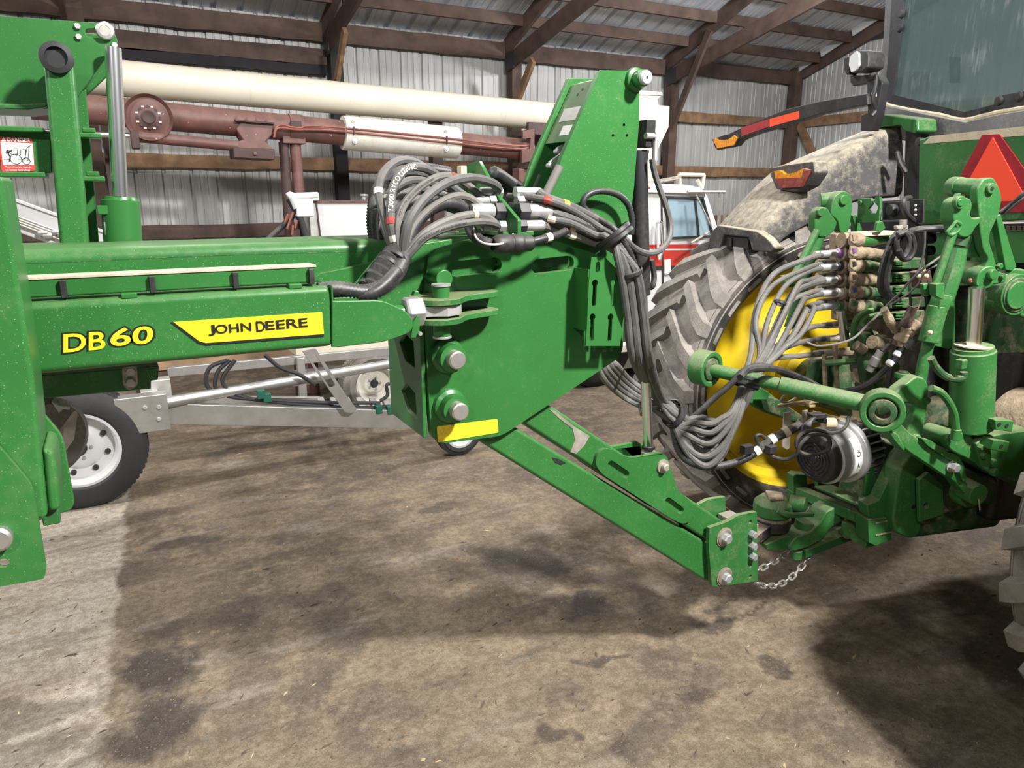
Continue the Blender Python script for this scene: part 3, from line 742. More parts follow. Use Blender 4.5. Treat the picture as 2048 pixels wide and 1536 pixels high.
# mast post (square tube) with its pivot
pa, pb = onY(118, 118, 2.2), onY(172, 520, 2.2)
w0 = .088
post = P('mast_post', bevel=.012, seg=3)(MB().prism([onY(87, 130, 2.18), onY(95, 118, 2.18), onY(135, 112, 2.18), onY(148, 135, 2.18), onY(181, 520, 2.18), onY(122, 520, 2.18)], (0, .10, 0)))
c = onY(113, 116, 2.18); MB().lathe([(.036, .02), (.036, -.014), (.024, -.016), (.023, -.006), (0, -.006)], c, Y, 30).build('pivot_bushing', 'black', post)
P('mast_post_rear')(MB().prism([onY(150, 190, 2.32), onY(172, 178, 2.32), onY(201, 520, 2.32), onY(170, 520, 2.32)], (0, .03, 0)))
for y in (262, 272, 348, 358):
    q = onY(178+(y-262)*.09, y, 2.27); P('post_rib')(MB().box(q, .055 if y in (272, 358) else .03, .06, .012))
sb = P('sign_box')(MB().prism(polyY([(-60, 262), (100, 262), (104, 346), (12, 352), (-60, 352)], 2.24), (0, .12, 0)))
P('sign_box_flange')(MB().box(onY(20, 261, 2.28)-X*.02, .19, .14, .012))
P('sign_box_flange')(MB().box(onY(25, 350, 2.28)-X*.02, .19, .14, .012))
# danger sign
yd = 2.238
dg_ = P('danger_sign', 'decal_red', .0, label='red and white danger sign')(MB().prism(rounded(polyY([(-3, 272), (64, 276), (71, 342), (3, 344)], yd), .006, 3), (0, .002, 0)))
MB().prism(polyY([(1, 284), (65, 287), (68, 330), (6, 330)], yd-.0006), (0, .001, 0)).build('sign_field', 'decal_white', dg_)
def dtext(s, l_, r_, yb, yt, mat, off=0.):
    a, b, t = onY(l_, yb, yd), onY(r_, yb, yd), onY(l_, yt, yd)
    put_text(s, V((a.x, yd, a.z)), X, Z, n_, b.x-a.x, t.z-a.z, off, mat, dg_, 'sign_lettering', lift=.0014)
dtext('DANGER', 15, 60, 283, 275, 'decal_white', .02)
dtext('To avoid injury or death do', 11, 63, 336, 332, 'decal_white'); dtext('not contact electric lines', 11, 60, 341.5, 337.5, 'decal_white')
MB().prism(polyY([(2, 283), (7, 274), (12, 283)], yd-.0006), (0, .001, 0)).build('warning_triangle', 'decal_white', dg_)
sg = MB()
def ln(pts, r=.0006): sg.tube([onY(a, b, yd-.002) for a, b in pts], r, 4)
ln([(7, 318), (22, 318)]); ln([(36, 318), (52, 318)]); ln([(34, 312), (36, 296), (27, 295)]); ln([(41, 311), (42, 299), (51, 298), (52, 308)]); ln([(50, 318), (54, 295), (62, 290)]); ln([(56, 322), (59, 292)]); ln([(19, 301), (25, 304), (21, 307), (28, 310)])
ln([(19, 302), (17, 308), (21, 313), (19, 323)], .0014); ln([(17, 305), (24, 300)], .001)
sg.sphere(onY(16, 303, yd-.002), .004, 8)
for (x, y, r_) in ((32, 318, .012), (53, 322, .008)): sg.tube(circle(onY(x, y, yd-.002), Y, r_, 14)+circle(onY(x, y, yd-.002), Y, r_, 14)[:1], .0006, 4)
sg.build('sign_pictogram', 'decal_black', dg_)
# lift cylinder of the mast
c0, c1, c2 = onY(226, 95, 2.26), onY(240, 392, 2.26), onY(250, 540, 2.26)
wc = P('mast_cylinder', 'green_clean', 0)(MB().lathe([(.0, 0), (.040, .002), (.043, .01), (.047, .012), (.047, .30)], c1-Z*.0, (c2-c1), 28))
MB().cyl(c0, c1-(c1-c0)*.0, .0195, n=24).build('cylinder_rod', 'chrome', wc)
q = onY(208, 420, 2.24); MB().box(q, .032, .03, .024).build('cylinder_port', 'green_clean', wc, bevel=.003)
MB().cyl(q-Z*.012, q-Z*.03, .007, n=10).build('hose_crimp', 'black', wc)
MB().cyl(q-Z*.03, q-Z*.065, .006, n=10).build('hose_fitting', 'zinc', wc); MB().cyl(q-Z*.065, q-Z*.12, .006, n=10).build('hose_sleeve', 'hose_dark', wc)
P('rear_beam', 'green_dusty')(MB().box(onY(80, 498, 2.45), .42, .1, .03)); P('side_reflector', 'orange_tag', 0)(MB().box(onY(130, 497.5, 2.38), .085, .004, .012))
# ---- near post and its foot plates at the left edge
yn = 1.47
np_ = [onY(-120, 352, yn), onY(4, 352, yn), onY(44, 600, yn), onY(68, 760, yn), onY(95, 1036, yn), onY(84, 1040, yn), onY(-80, 1040, yn)]
P('frame_post', bevel=.022, seg=4)(MB().prism(np_, (0, .16, 0)))
P('foot_plate', bevel=.003)(MB().prism(rounded(polyY([(-60, 830), (0, 896), (66, 974), (93, 1140), (88, 1158), (-60, 1184)], yn-.014), [0, .02, .02, .012, .006, 0]), (0, .012, 0), [circle(onY(7, 1127, yn-.014), Y, .009, 14)]))
P('foot_plate', bevel=.003)(MB().prism(rounded(polyY([(60, 812), (76, 814), (126, 872), (149, 1006), (143, 1020), (70, 1045), (40, 960)], yn+.155), [0, 0, .02, .008, .006, 0, 0]), (0, .012, 0)))
P('foot_sleeve', bevel=.012, seg=3)(MB().prism(polyY([(84, 897), (105, 903), (112, 925), (122, 1004), (118, 1022), (96, 1024)], yn+.02), (0, .13, 0)))
P('foot_block', 'green_dusty')(MB().box(onY(99, 1010, yn+.05), .028, .03, .07))
P('grease_nipple', 'tape_tan', 0)(MB().cyl(onY(98, 1001, yn+.03), onY(108, 996, yn+.03), .005, n=10))
c = onY(-3, 1074, yn-.014); MB().lathe([(.022, 0), (.022, -.014), (.017, -.018), (0, -.018)], c, Y, 24).build('bolt', 'steel', planter)
# marker under the draft tube: row-unit frame with splashes of mud
ru = P('row_unit_frame', 'green_dusty')(MB().prism(polyY([(72, 752), (318, 732), (316, 760), (302, 762), (302, 778), (80, 798)], 2.0), (0, .06, 0)))
MB().prism(rounded(polyY([(244, 736), (274, 734), (276, 770), (258, 782), (246, 770)], 1.985), .008), (0, .012, 0)).build('link_plate', 'steel_worn', ru)
for y in (742, 764): MB().hexh(onY(261, y, 1.985), -Y, .012, .012).build('bolt', 'steel', ru)
P('row_unit_tab')(MB().prism(polyY([(290, 738), (312, 736), (312, 757), (300, 758)], 1.96), (0, .012, 0)))
cw = P('closing_wheel', 'rubber_dusty', 0)(MB().lathe([(.03, -.02), (.085, -.028), (.098, -.02), (.10, 0), (.098, .02), (.085, .028), (.03, .02)], onY(92, 872, 2.05), V((.6, -.8, 0)), 28, closed=True))
for k, (x, y) in enumerate(((140, 860), (131, 872))):
    MB().prism(rounded(polyY([(x-12, y-12), (x+10, y-40), (x+15, y-30), (x+8, y+20), (x-8, y+40), (x-14, y+20)], 1.93+k*.02), .006), (0, .012, 0), ).build('scraper', 'steel_worn', cw)
MB().prism(polyY([(103, 804), (118, 812), (140, 814), (139, 820), (126, 818), (118, 826)], 1.9), (0, .02, 0)).build('scraper_handle', 'white', cw)

# ================================================================ HOSES OF THE PLANTER
def resample(P, step):
    out = [P[0].copy()]; acc = 0.
    for a, b in zip(P[:-1], P[1:]):
        d = (b-a).length
        if d < 1e-9: continue
        t = step-acc
        while t <= d: out.append(a+(b-a)*(t/d)); t += step
        acc = d-(t-step)
    return out
def hose(pts, r, mat='hose', nm='hydraulic_hose', parent=None, n=8, sm=7):
    return MB().tube(spline(pts, sm), r, n).build(nm, mat, parent or planter)
def conduit(pts, r, nm='corrugated_conduit', parent=None, mat='conduit', pitch=.0045):
    P_ = resample(spline(pts, 10), pitch)
    return MB().tube(P_, r, 9, rf=lambda i: r*(1.0 if i % 2 else .86)).build(nm, mat, parent or planter, ang=80)
def yy(l): return [onY(*p) for p in l]
def band(P_, t, r, mat, ln=.018, nm='marker_band', parent=None):
    Q = resample(P_, .004); i = int(t*(len(Q)-1)); j = min(len(Q)-1, i+max(2, int(ln/.004)))
    return MB().tube(Q[i:j+1], r, 10).build(nm, mat, parent or planter)
# ---- valve bracket plate (stands across the tongue)
xbk = onY(1018, 440, 1.84).x
def bp(y, px, py): return V((xbk, y, onY(px, py, y).z))
brk = [V((xbk, 1.79, onY(1026, 500, 1.79).z)), V((xbk, 1.79, onY(1026, 440, 1.79).z)), V((xbk, 1.93, onY(1000, 384, 1.93).z)), V((xbk, 1.99, onY(968, 352, 2.0).z+.01)), V((xbk, 2.03, onY(968, 322, 2.0).z)), V((xbk, 2.07, onY(960, 322, 2.0).z)), V((xbk, 2.22, onY(925, 340, 2.1).z)), V((xbk, 2.22, 1.80)), V((xbk, 1.86, 1.78))]
P('valve_bracket', 'green_clean', .002)(MB().prism(brk, (.012, 0, 0)))
P('bracket_foot', 'green_dusty', .002)(MB().box((xbk+.02, 1.97, 1.795), .10, .30, .012))
P('socket_plate', 'dust_strip', .002)(MB().box(onY(924, 344, 2.08), .02, .03, .035))
# ---- fittings on both sides of the bracket
def fit(px, py, y, sgn, r, ln, black=False):
    c = onY(px, py, y); m = root('fitting', c, None, None, parent=planter)
    d = X*sgn
    MB().lathe([(r*1.25, 0), (r*1.3, .004), (r*1.3, ln*.3)], c, d, 6).build('nut', 'black' if black else 'zinc', m, bevel=.001)
    MB().lathe([(r*.9, ln*.3), (r*1.05, ln*.34), (r*1.05, ln*.95), (r*.95, ln)], c, d, 14).build('crimp_sleeve', 'zinc', m)
    return c+d*ln
FR = [(1030, 384, 1.92, .013), (1032, 402, 1.90, .013), (1034, 423, 1.86, .021), (1032, 438, 1.90, .013), (1034, 452, 1.83, .015)]
fr_end = [fit(x, y, d, 1, r, .085 if r < .02 else .11, r > .014) for x, y, d, r in FR]
FLF = [(1003, 385, 1.93, .013), (990, 402, 1.92, .013), (1006, 422, 1.86, .020), (1010, 452, 1.83, .013), (985, 412, 2.0, .013), (980, 440, 1.98, .013)]
fl_end = [fit(x, y, d, -1, r, .07 if r < .02 else .10, r > .014) for x, y, d, r in FLF]
# ---- the fan of hoses left of the bracket
T0 = (797, 503, 1.80)
fan = [
 ([(788, 505, 1.80), (772, 445, 1.82), (757, 385, 1.86), (766, 347, 1.90), (792, 324, 1.95), (822, 322, 2.0), (850, 336, 2.05), (885, 362, 2.08), (930, 395, 2.05)], .0145, 'hose'),
 ([(796, 505, 1.79), (783, 450, 1.80), (782, 402, 1.82), (790, 366, 1.84), (812, 339, 1.87), (838, 334, 1.90), (866, 345, 1.94), (900, 370, 1.97), (945, 402, 1.97), (968, 412, 2.0)], .0145, 'hose'),
 ([(800, 507, 1.785), (796, 450, 1.79), (808, 410, 1.81), (838, 376, 1.84), (876, 354, 1.87), (908, 354, 1.90), (938, 372, 1.92), (965, 396, 1.92)], .013, 'hose_tan'),
 ([(806, 508, 1.78), (818, 445, 1.77), (850, 397, 1.79), (895, 366, 1.82), (940, 356, 1.85), (975, 362, 1.88), (996, 375, 1.91), (990, 386, 1.925), (978, 387, 1.93)], .0155, 'hose'),
 ([(803, 508, 1.80), (826, 452, 1.82), (862, 414, 1.84), (905, 392, 1.86), (935, 394, 1.88), (962, 412, 1.88), (975, 422, 1.87)], .0135, 'hose_tan'),
 ([(812, 510, 1.775), (850, 466, 1.77), (898, 440, 1.78), (940, 430, 1.80), (972, 434, 1.82), (990, 447, 1.83)], .0135, 'hose_tan'),
 ([(816, 511, 1.77), (852, 474, 1.76), (905, 452, 1.77), (955, 444, 1.79), (982, 446, 1.81), (996, 452, 1.825)], .013, 'hose'),
 ([(790, 500, 1.84), (770, 450, 1.90), (768, 410, 1.95), (790, 375, 2.0), (830, 360, 2.05), (880, 372, 2.08), (930, 400, 2.08), (965, 425, 2.05)], .014, 'hose'),
 ([(792, 498, 1.86), (780, 455, 1.92), (782, 420, 1.97), (805, 390, 2.02), (845, 378, 2.06), (890, 390, 2.06), (935, 415, 2.03), (970, 438, 2.0)], .013, 'hose'),
 ([(796, 500, 1.83), (792, 455, 1.88), (802, 425, 1.93), (830, 400, 1.98), (870, 396, 2.0), (915, 412, 2.0), (955, 432, 1.98)], .013, 'hose'),
 ([(786, 500, 1.88), (762, 440, 1.98), (760, 390, 2.04), (785, 352, 2.1), (830, 345, 2.14), (880, 360, 2.16), (925, 385, 2.14)], .013, 'hose'),
 ([(800, 500, 1.86), (810, 455, 1.92), (835, 425, 1.97), (875, 412, 2.0), (920, 425, 2.0), (960, 440, 1.98)], .012, 'hose'),
 ([(784, 500, 1.9), (775, 470, 1.98), (790, 430, 2.05), (830, 408, 2.1), (880, 405, 2.12), (930, 420, 2.1)], .013, 'hose'),
]
fan_o = []
fan = [(p, r_*.82, m_) for p, r_, m_ in fan]
for pts, r_, mt in fan: fan_o.append((hose(yy(pts), r_, mt), pts, r_))
# printed lettering along one hose
def text_on(pts, r_, s, s0, h, par, mat='tape_white', flip=False):
    Q = resample(spline(yy(pts), 12), .002); vs, fs = text_mesh(s, 1., .012); x0 = min(a.x for a in vs); k = h/.72
    m = MB(); out = []
    for a in vs:
        t = s0+(a.x-x0)*k/.002; i = max(1, min(len(Q)-2, int(t))); p = Q[i]+(Q[i+1]-Q[i])*(t-int(t)); tg = (Q[i+1]-Q[i-1]).normalized()
        vw = (CAM-p).normalized(); sd = vw.cross(tg).normalized(); ph = (a.y-.36)*k/r_
        nr = tg.cross(sd).normalized(); nr = nr if nr.dot(vw) > 0 else -nr
        out.append(p+(nr*math.cos(ph)+sd*math.sin(ph))*(r_+.0006))
    m.add(out, fs); m.build('hose_lettering', mat, par, flat=True)
text_on(fan[1][0], fan[1][1], 'T3000 RYCO DIEHARD', 50, .013, fan_o[1][0])
text_on(fan[2][0], fan[2][1], 'W/P 24.0 MPA 3500 PSI ABRASION RESISTANT', 45, .006, fan_o[2][0], 'hose_dark')
text_on(fan[6][0], fan[6][1], '3500 PSI MAX WP ABRASION RESISTANT', 20, .006, fan_o[6][0], 'hose_dark')
for i, t, mt in ((1, .12, 'tape_red'), (1, .05, 'tape_white'), (2, .72, 'tape_red'), (5, .72, 'tape_tan'), (7, .3, 'tape_white'), (0, .25, 'tape_white')):
    band(spline(yy(fan[i][0]), 10), t, fan[i][1]+.001, mt, parent=fan_o[i][0])
conduit(yy([(752, 492, 1.98), (746, 450, 2.0), (748, 410, 2.02), (756, 378, 2.06), (780, 352, 2.1), (815, 338, 2.15), (855, 338, 2.2), (900, 345, 2.2)]), .019)
conduit(yy([(760, 492, 1.96), (756, 455, 1.97), (758, 420, 1.98)]), .019)
conduit(yy([(808, 506, 1.81), (826, 455, 1.83), (850, 425, 1.85), (885, 407, 1.86), (915, 410, 1.87), (930, 424, 1.88)]), .020)
conduit(yy([(938, 450, 1.88), (946, 468, 1.84), (962, 482, 1.80), (985, 490, 1.78)]), .0165)
conduit(yy([(985, 345, 2.10), (1000, 352, 2.12), (1020, 366, 2.14), (1042, 380, 2.15)]), .022); conduit(yy([(980, 350, 2.14), (1010, 375, 2.16), (1045, 390, 2.18)]), .020)
conduit(yy([(636, 582, 1.72), (668, 578, 1.72), (700, 582, 1.72), (735, 585, 1.72), (768, 572, 1.73), (792, 548, 1.75), (806, 520, 1.77), (808, 505, 1.79)]), .0215)
conduit(yy([(640, 586, 1.75), (680, 590, 1.74), (715, 592, 1.72), (745, 586, 1.71), (772, 566, 1.72), (795, 540, 1.74)]), .018)
for p in ((905, 352, 2.1), (960, 400, 1.98), (920, 402, 1.95)):
    c = onY(*p); MB().cyl(c, c+X*.05-Z*.015, .011, n=12).build('crimp_sleeve', 'zinc', planter)
# black cloth sleeve, its straps and the green backing strip
cs = [V(p) for p in yy([(738, 588, 1.76), (752, 562, 1.77), (770, 535, 1.78), (786, 512, 1.79), (794, 500, 1.80)])]
sl_ = P('cloth_sleeve', 'cloth_black', 0)(MB().tube(spline(cs, 6), .03, 14, rf=lambda i: .021+.010*math.sin(min(1, i/22)*2.6)+.002*math.sin(i*2.1)))
P('backing_strip', 'green_clean', .002)(MB().prism(polyY([(704, 574), (712, 578), (766, 512), (760, 506)], 1.80), (0, .006, 0)))
for px, py in ((735, 575), (748, 556), (790, 516), (774, 528)):
    c = onY(px, py, 1.765); d_ = (cs[-1]-cs[0]).normalized()
    MB().lathe([(.029, -.006), (.031, -.004), (.031, .004), (.029, .006)], onY(px+4, py, 1.78), d_, 18, caps=False).build('cable_tie', 'black', sl_)
# big round electric connectors
cc = onY(985, 489, 1.78); c2 = onY(1062, 486, 1.78)
cn = P('round_connector', 'black', .003)(MB().lathe([(.017, 0), (.024, .01), (.026, .02), (.026, .05), (.023, .055), (.027, .06), (.027, .085), (.022, .09), (.022, .12), (.016, .125)], cc, (c2-cc), 22))
conduit(yy([(1062, 484, 1.78), (1085, 478, 1.78), (1110, 472, 1.79), (1132, 462, 1.81)]), .0115)
band(yy([(1085, 478, 1.78), (1110, 472, 1.79)]), .3, .0125, 'tape_white', .022)
hose(yy([(948, 455, 1.84), (952, 475, 1.80), (970, 487, 1.765), (1000, 488, 1.755), (1022, 478, 1.77), (1026, 468, 1.78)]), .003, 'tape_white', 'tether_wire')
# ---- bundle right of the bracket: over the plate edge and down
def dep(px, py, y): return (onY(px, py, y)-CAM).dot(_fw)
R0 = [[(1092, 394), (1150, 416), (1205, 446)], [(1095, 406), (1150, 423), (1200, 450)], [(1110, 427), (1158, 443), (1203, 466)], [(1090, 442), (1145, 456), (1195, 476)], [(1105, 458), (1150, 472), (1190, 486)], [(1085, 398), (1140, 418), (1195, 452)], [(1092, 436), (1140, 446), (1190, 470)]]
R1 = [(1224, 462), (1221, 466), (1224, 478), (1215, 484), (1210, 490), (1226, 470), (1216, 476)]
rr_ = [.0120, .0110, .0175, .0115, .0120, .0105, .0105]
END = []      # (hose radius, exit points at the lower tie)
rb_ = random.Random(3)
TIE1 = [(1338, 818), (1346, 822), (1352, 830), (1342, 836), (1350, 842), (1336, 828), (1356, 824), (1346, 812), (1340, 842), (1352, 816), (1334, 822), (1344, 830)]
coup = [(1646, 508, 0), (1646, 535, 1), (1646, 561, 2), (1646, 587, 3), (1646, 614, 4), (1650, 525, 5), (1650, 551, 6), (1650, 577, 7), (1652, 603, 8), (1662, 650, 9), (1650, 678, 10), (1645, 706, 11)]
def tail(i):
    """from the lower tie, sagging, up through the second tie and on to the coupler"""
    ex, ey, k = coup[i]; t = (ey-508)/200
    sag = 848+((i*5) % 12)*7.0; o = ((i*7) % 12)/12
    pts = [onD(1372, 838+o*18, 2.86), onD(1400+o*18, sag-14+o*4, 2.87), onD(1440+o*10, sag-6-o*10, 2.86), onD(1474+o*10, 812+o*10, 2.84), onD(1484+o*24, 766+o*8, 2.83-.02*o)]
    jx, jy = [(-6, -6), (2, 4), (8, 0), (10, 6), (4, 8), (-16, 6), (22, -10), (-10, 12), (26, 10), (0, 0), (0, 0), (0, 0)][i]
    if i < 9:
        pts += [onD(1502+o*10+t*100, 706, 2.86), onD(1518+75*t*1.6+jx, 626+70*t+jy, 2.93-.05*o), onD(1552+70*t*1.5+jx, 556+110*t+jy, 3.0-.03*o), onD(ex-34, ey+11-5*t, 3.06)]
    else:
        pts += [onD(1520+o*10, 728, 2.90), onD(1560, (ey+724)/2, 2.98), onD(ex-45, ey+6, 3.05)]
    c = onL(ex, ey, 2.74 if i < 5 else 2.80); pts.append(c); return pts, c
for i in range(7):
    s = fr_end[i] if i < 5 else fr_end[i-5]+V((-.08, .05, -.012))
    ofs = rb_.uniform(-.02, .02); yb = 1.84+ofs
    a = [s]+[onY(x, y, yb+.02) for x, y in R0[i]]+[onY(*R1[i], yb-.01)]
    dx = (i-3)*6
    a += [onY(1248+dx*.8, 508+i*3, 1.80+ofs), onY(1262+dx, 560, 1.80+ofs), onY(1273+dx, 640, 1.82+ofs), onY(1284+dx, 720, 1.86+ofs), onD(1312+dx*.7, 782+i*2, 2.80), onD(*TIE1[i], 2.84)]
    pts, c = tail(i)
    h_ = hose(a+pts, rr_[i], 'hose' if i != 4 else 'hose_tan', n=10)
    band(spline(a, 8), .10, rr_[i]+.001, ['tape_yellow', 'tape_white', 'hose', 'tape_tan', 'tape_white', 'tape_red', 'tape_tan'][i], .02, parent=h_)
# hoses that come up from behind the hitch plate
for i in range(7, 12):
    o = i-7
    a = [onY(1180+o*9, 700+o*5, 2.02), onY(1206+o*7, 755-o*6, 2.02), onD(1244+o*4, 792-o*8, 2.9), onD(1292+o*4, 815-o*5, 2.88), onD(*TIE1[i], 2.86)]
    pts, c = tail(i); hose(a+pts, .0112, 'hose' if o % 2 else 'hose_tan', n=10)
# second layer of loops hanging below the tie
for k, (dy, r_) in enumerate(((78, .013), (96, .013), (52, .012), (30, .012), (12, .012))):
    hose([onD(1342+k*2, 800, 2.88), onD(1350, 850, 2.84), onD(1372+k*4, 836+dy*.72, 2.83), onD(1410+k*3, 836+dy, 2.82), onD(1450-k*2, 828+dy*.75, 2.82), onD(1480-k*4, 820+dy*.1, 2.82), onD(1494-k*2, 768, 2.84)], r_, 'hose')
conduit([onD(1330, 800, 2.86), onD(1352, 850, 2.9), onD(1385, 835, 2.88), onD(1430, 795, 2.84), onD(1462, 768, 2.82), onD(1484, 744, 2.80), onD(1515, 732, 2.80), onD(1550, 738, 2.84), onD(1590, 757, 2.9), onD(1640, 780, 2.96)], .0135)
conduit([onD(1345, 850, 2.9), onD(1360, 905, 2.9), onD(1395, 930, 2.9), onD(1440, 932, 2.9), onD(1485, 920, 2.9), onD(1515, 902, 2.9)], .0165, nm='generator_conduit')
hose([onD(1515, 902, 2.9), onD(1540, 880, 2.9), onD(1570, 866, 2.9), onD(1600, 850, 2.92)], .019, 'hose_dark', 'generator_lead')
for (x, y, mt, s_) in ((1545, 878, 'tape_white', .021), (1572, 864, 'tape_tan', .022), (1514, 902, 'tape_white', .020)):
    MB().cyl(onD(x-5, y+3, 2.9), onD(x+5, y-3, 2.9), s_, n=12).build('lead_tape', mt, planter)
P('relay_block', 'black', .003)(MB().box(onD(1494, 898, 2.87), .05, .03, .035)); P('relay_block', 'black', .003)(MB().box(onD(1542, 898, 2.88), .04, .03, .03))
# ties
def tie(c, d_, r_, nm='cable_tie', mat='black'):
    MB().lathe([(r_, -.008), (r_+.003, -.005), (r_+.003, .005), (r_, .008)], c, d_, 20, caps=False).build(nm, mat, planter)
tie(onY(1226, 470, 1.82), onY(1248, 508, 1.8)-onY(1205, 450, 1.84), .058); tie(onY(1233, 478, 1.81), onY(1250, 512, 1.8)-onY(1210, 455, 1.84), .056)
tie(onY(1258, 545, 1.80), onY(1264, 580, 1.8)-onY(1250, 510, 1.8), .040)
tie(onD(1346, 828, 2.85), V((.7, 0, -.45)), .05, mat='rubber'); tie(onD(1344, 824, 2.85), V((.7, .1, -.4)), .048, mat='rubber'); tie(onD(1350, 832, 2.85), V((.7, -.1, -.5)), .05, mat='rubber')
tie(onD(1492, 770, 2.83), V((.35, .1, .8)), .048); tie(onD(1497, 760, 2.83), V((.35, .1, .8)), .048)
tie(onD(1560, 606, 2.93), V((.4, .1, .8)), .022)
# couplings with coloured sleeves
for i, (ex, ey, k) in enumerate(coup):
    l_ = 2.74 if i < 5 else 2.80
    a, b, c = onL(ex, ey, l_), onL(ex+26, ey-2, l_), onL(ex+58, ey-3, l_)
    cp_ = root('quick_coupling', a, None, None, parent=planter)
    mt = ['purple', 'black', 'brown_cap', 'tape_white', 'green_dusty'][i % 5] if i < 5 else ('brown_cap' if i < 9 else ['brown_cap', 'dust_strip', 'mud'][i-9])
    MB().cyl(a-(b-a)*.3, b, .0155, n=14).build('crimp_sleeve', 'zinc' if i < 5 else 'steel_worn', cp_)
    MB().lathe([(.018, 0), (.021, .004), (.021, (c-b).length*.9), (.017, (c-b).length)], b, c-b, 14).build('coupling_body', mt, cp_)
    MB().cyl(a-(b-a)*.62, a-(b-a)*.35, .0148, n=12).build('marker_band', 'tape_white' if i < 5 else 'tape_tan', cp_)
# loose loops
conduit(yy([(1262, 470, 1.86), (1264, 440, 1.86), (1256, 410, 1.86), (1236, 390, 1.86), (1205, 382, 1.86), (1178, 388, 1.86), (1166, 404, 1.86), (1170, 418, 1.86), (1195, 436, 1.85), (1228, 458, 1.81), (1252, 492, 1.79), (1272, 540, 1.79), (1286, 620, 1.8), (1294, 700, 1.84), (1310, 765, 1.9)]), .0105)
hose(yy([(1304, 318, 1.95), (1309, 345, 1.95), (1320, 380, 1.94), (1334, 420, 1.93), (1341, 455, 1.92), (1336, 482, 1.90), (1318, 502, 1.88), (1294, 507, 1.85), (1272, 498, 1.81), (1250, 478, 1.79), (1232, 462, 1.80)]), .010, 'hose')
hose(yy([(1292, 300, 2.02), (1287, 330, 2.03), (1279, 345, 2.04)]), .011, 'hose_dark')
hose(yy([(1303, 520, 1.99), (1308, 550, 1.99), (1306, 570, 1.99), (1300, 576, 2.0)]), .010, 'hose_dark')

# ================================================================ THE TRACTOR
tractor = root('tractor', TR(2.6, 2.58, 0), 'green tractor seen from behind with dusty fender, cab window and triangle sign', 'tractor')
GD = 'green_dusty'
def PL(name, pts, l, t, mat=GD, bevel=.004, rnd=0, parent=None, holes=(), seg=2, **k):
    p = polyL(pts, l); p = rounded(p, rnd) if rnd else p
    return MB().prism(p, L*t, holes).build(name, mat, parent or tractor, bevel=bevel, seg=seg, **k)
def PF(name, pts, f, t, mat=GD, bevel=.004, rnd=0, parent=None, holes=(), **k):
    p = polyF(pts, f); p = rounded(p, rnd) if rnd else p
    return MB().prism(p, F*t, holes).build(name, mat, parent or tractor, bevel=bevel, **k)
def CL(name, px, py, l, r, ln, mat=GD, parent=None, n=24, bevel=.003, axis=None, **k):
    c = onL(px, py, l); return MB().cyl(c, c+(axis or L)*ln, r, n=n).build(name, mat, parent or tractor, bevel=bevel, **k)
def TB(name, pts, r, mat='hose_dark', parent=None, n=8, sm=5, **k):
    return MB().tube(spline([onL(*p) for p in pts], sm), r, n).build(name, mat, parent or tractor, **k)
# ---- rear wheels
WR, RR, WW = .882, .679, .54
def wheel(name, fc, l0, side, lugs=True):
    """side=+1: wheel lies towards +L from its inner flange"""
    A = L*side; c = TR(fc, 0, WR)+L*l0
    w = root(name, TR(fc, l0+side*.25, 0), None, None, parent=tractor)
    HI = -.14                                       # the carcass bulges inboard of the rim flange
    ty = [(RR-.012, .03), (RR+.004, -.03), (RR+.03, -.09), (RR+.075, HI), (WR-.075, HI-.012), (WR-.05, HI+.02), (WR-.035, WW/2), (WR-.042, WW-.03), (WR-.055, WW), (RR+.12, WW+.035), (RR+.06, WW+.045), (RR, WW-.02), (RR-.02, WW/2)]
    MB().lathe(ty, c, A, 72, closed=True).build('tyre', 'rubber_side', w, ang=60)
    MB().lathe([(WR-.085, HI-.016), (WR-.055, HI+.01), (WR-.038, HI+.05), (WR-.030, WW/2), (WR-.036, WW-.05), (WR-.050, WW-.012), (WR-.070, WW+.012)], c, A, 72, caps=False).build('tread_base', 'rubber_dusty', w, ang=60)
    rim = [(RR+.004, -.012), (RR+.012, -.004), (RR-.004, .012), (RR-.028, .02), (RR-.035, .09), (RR-.075, .12), (RR-.085, .20), (RR-.10, .215), (.40, .25), (.34, .235), (.22, .16), (.20, .10), (.0, .10)]
    MB().lathe(rim, c, A, 64, caps=False).build('rim', 'yellow', w)
    h = MB().lathe([(.22, .15), (.17, .14), (.17, .02), (.13, .0), (0, .0)], c, A, 32).build('hub', 'yellow', w)
    for k in range(10):
        a = 2*math.pi*k/10; q = c+A*.155+(F*math.cos(a)+Z*math.sin(a))*.195
        MB().hexh(q, -A, .016, .02).build('wheel_nut', 'black', w)
    if not lugs: return w
    n = 29
    def cyl_p(th, hh, r): return c+A*hh+(F*(-math.cos(th))-Z*math.sin(th))*r
    for k in range(n):
        for s in (0, 1):
            th0 = 2*math.pi*(k+.5*s)/n; m = MB(); rows = []
            for j in range(7):
                t = min(1., j/5); hc = (WW+HI)/2; hw = (WW-HI)/2
                hh = hc+(-1 if s == 0 else 1)*(t*(hw+.012)-.02+(.012 if j == 6 else 0))
                ang = th0+t*.21+(.03*t*t); wd = .032+.016*t; base = WR-.045 if j < 5 else (WR-.09 if j == 5 else WR-.13); top = WR+.012 if j < 5 else (WR-.012 if j == 5 else WR-.075)
                dth = wd/WR
                rows.append([cyl_p(ang-dth*1.15, hh, base), cyl_p(ang-dth*.75, hh, top), cyl_p(ang+dth*.75, hh, top), cyl_p(ang+dth*1.15, hh, base)])
            m.loft(rows); m.add(rows[0], [(3, 2, 1, 0)]); m.add(rows[-1], [(0, 1, 2, 3)])
            m.build('tread_lug', 'rubber_dusty', w, bevel=0, ang=25)
    return w
wheel('rear_wheel', 2.647, 3.508, 1)
wheel('rear_wheel', 2.85, 1.50, -1)
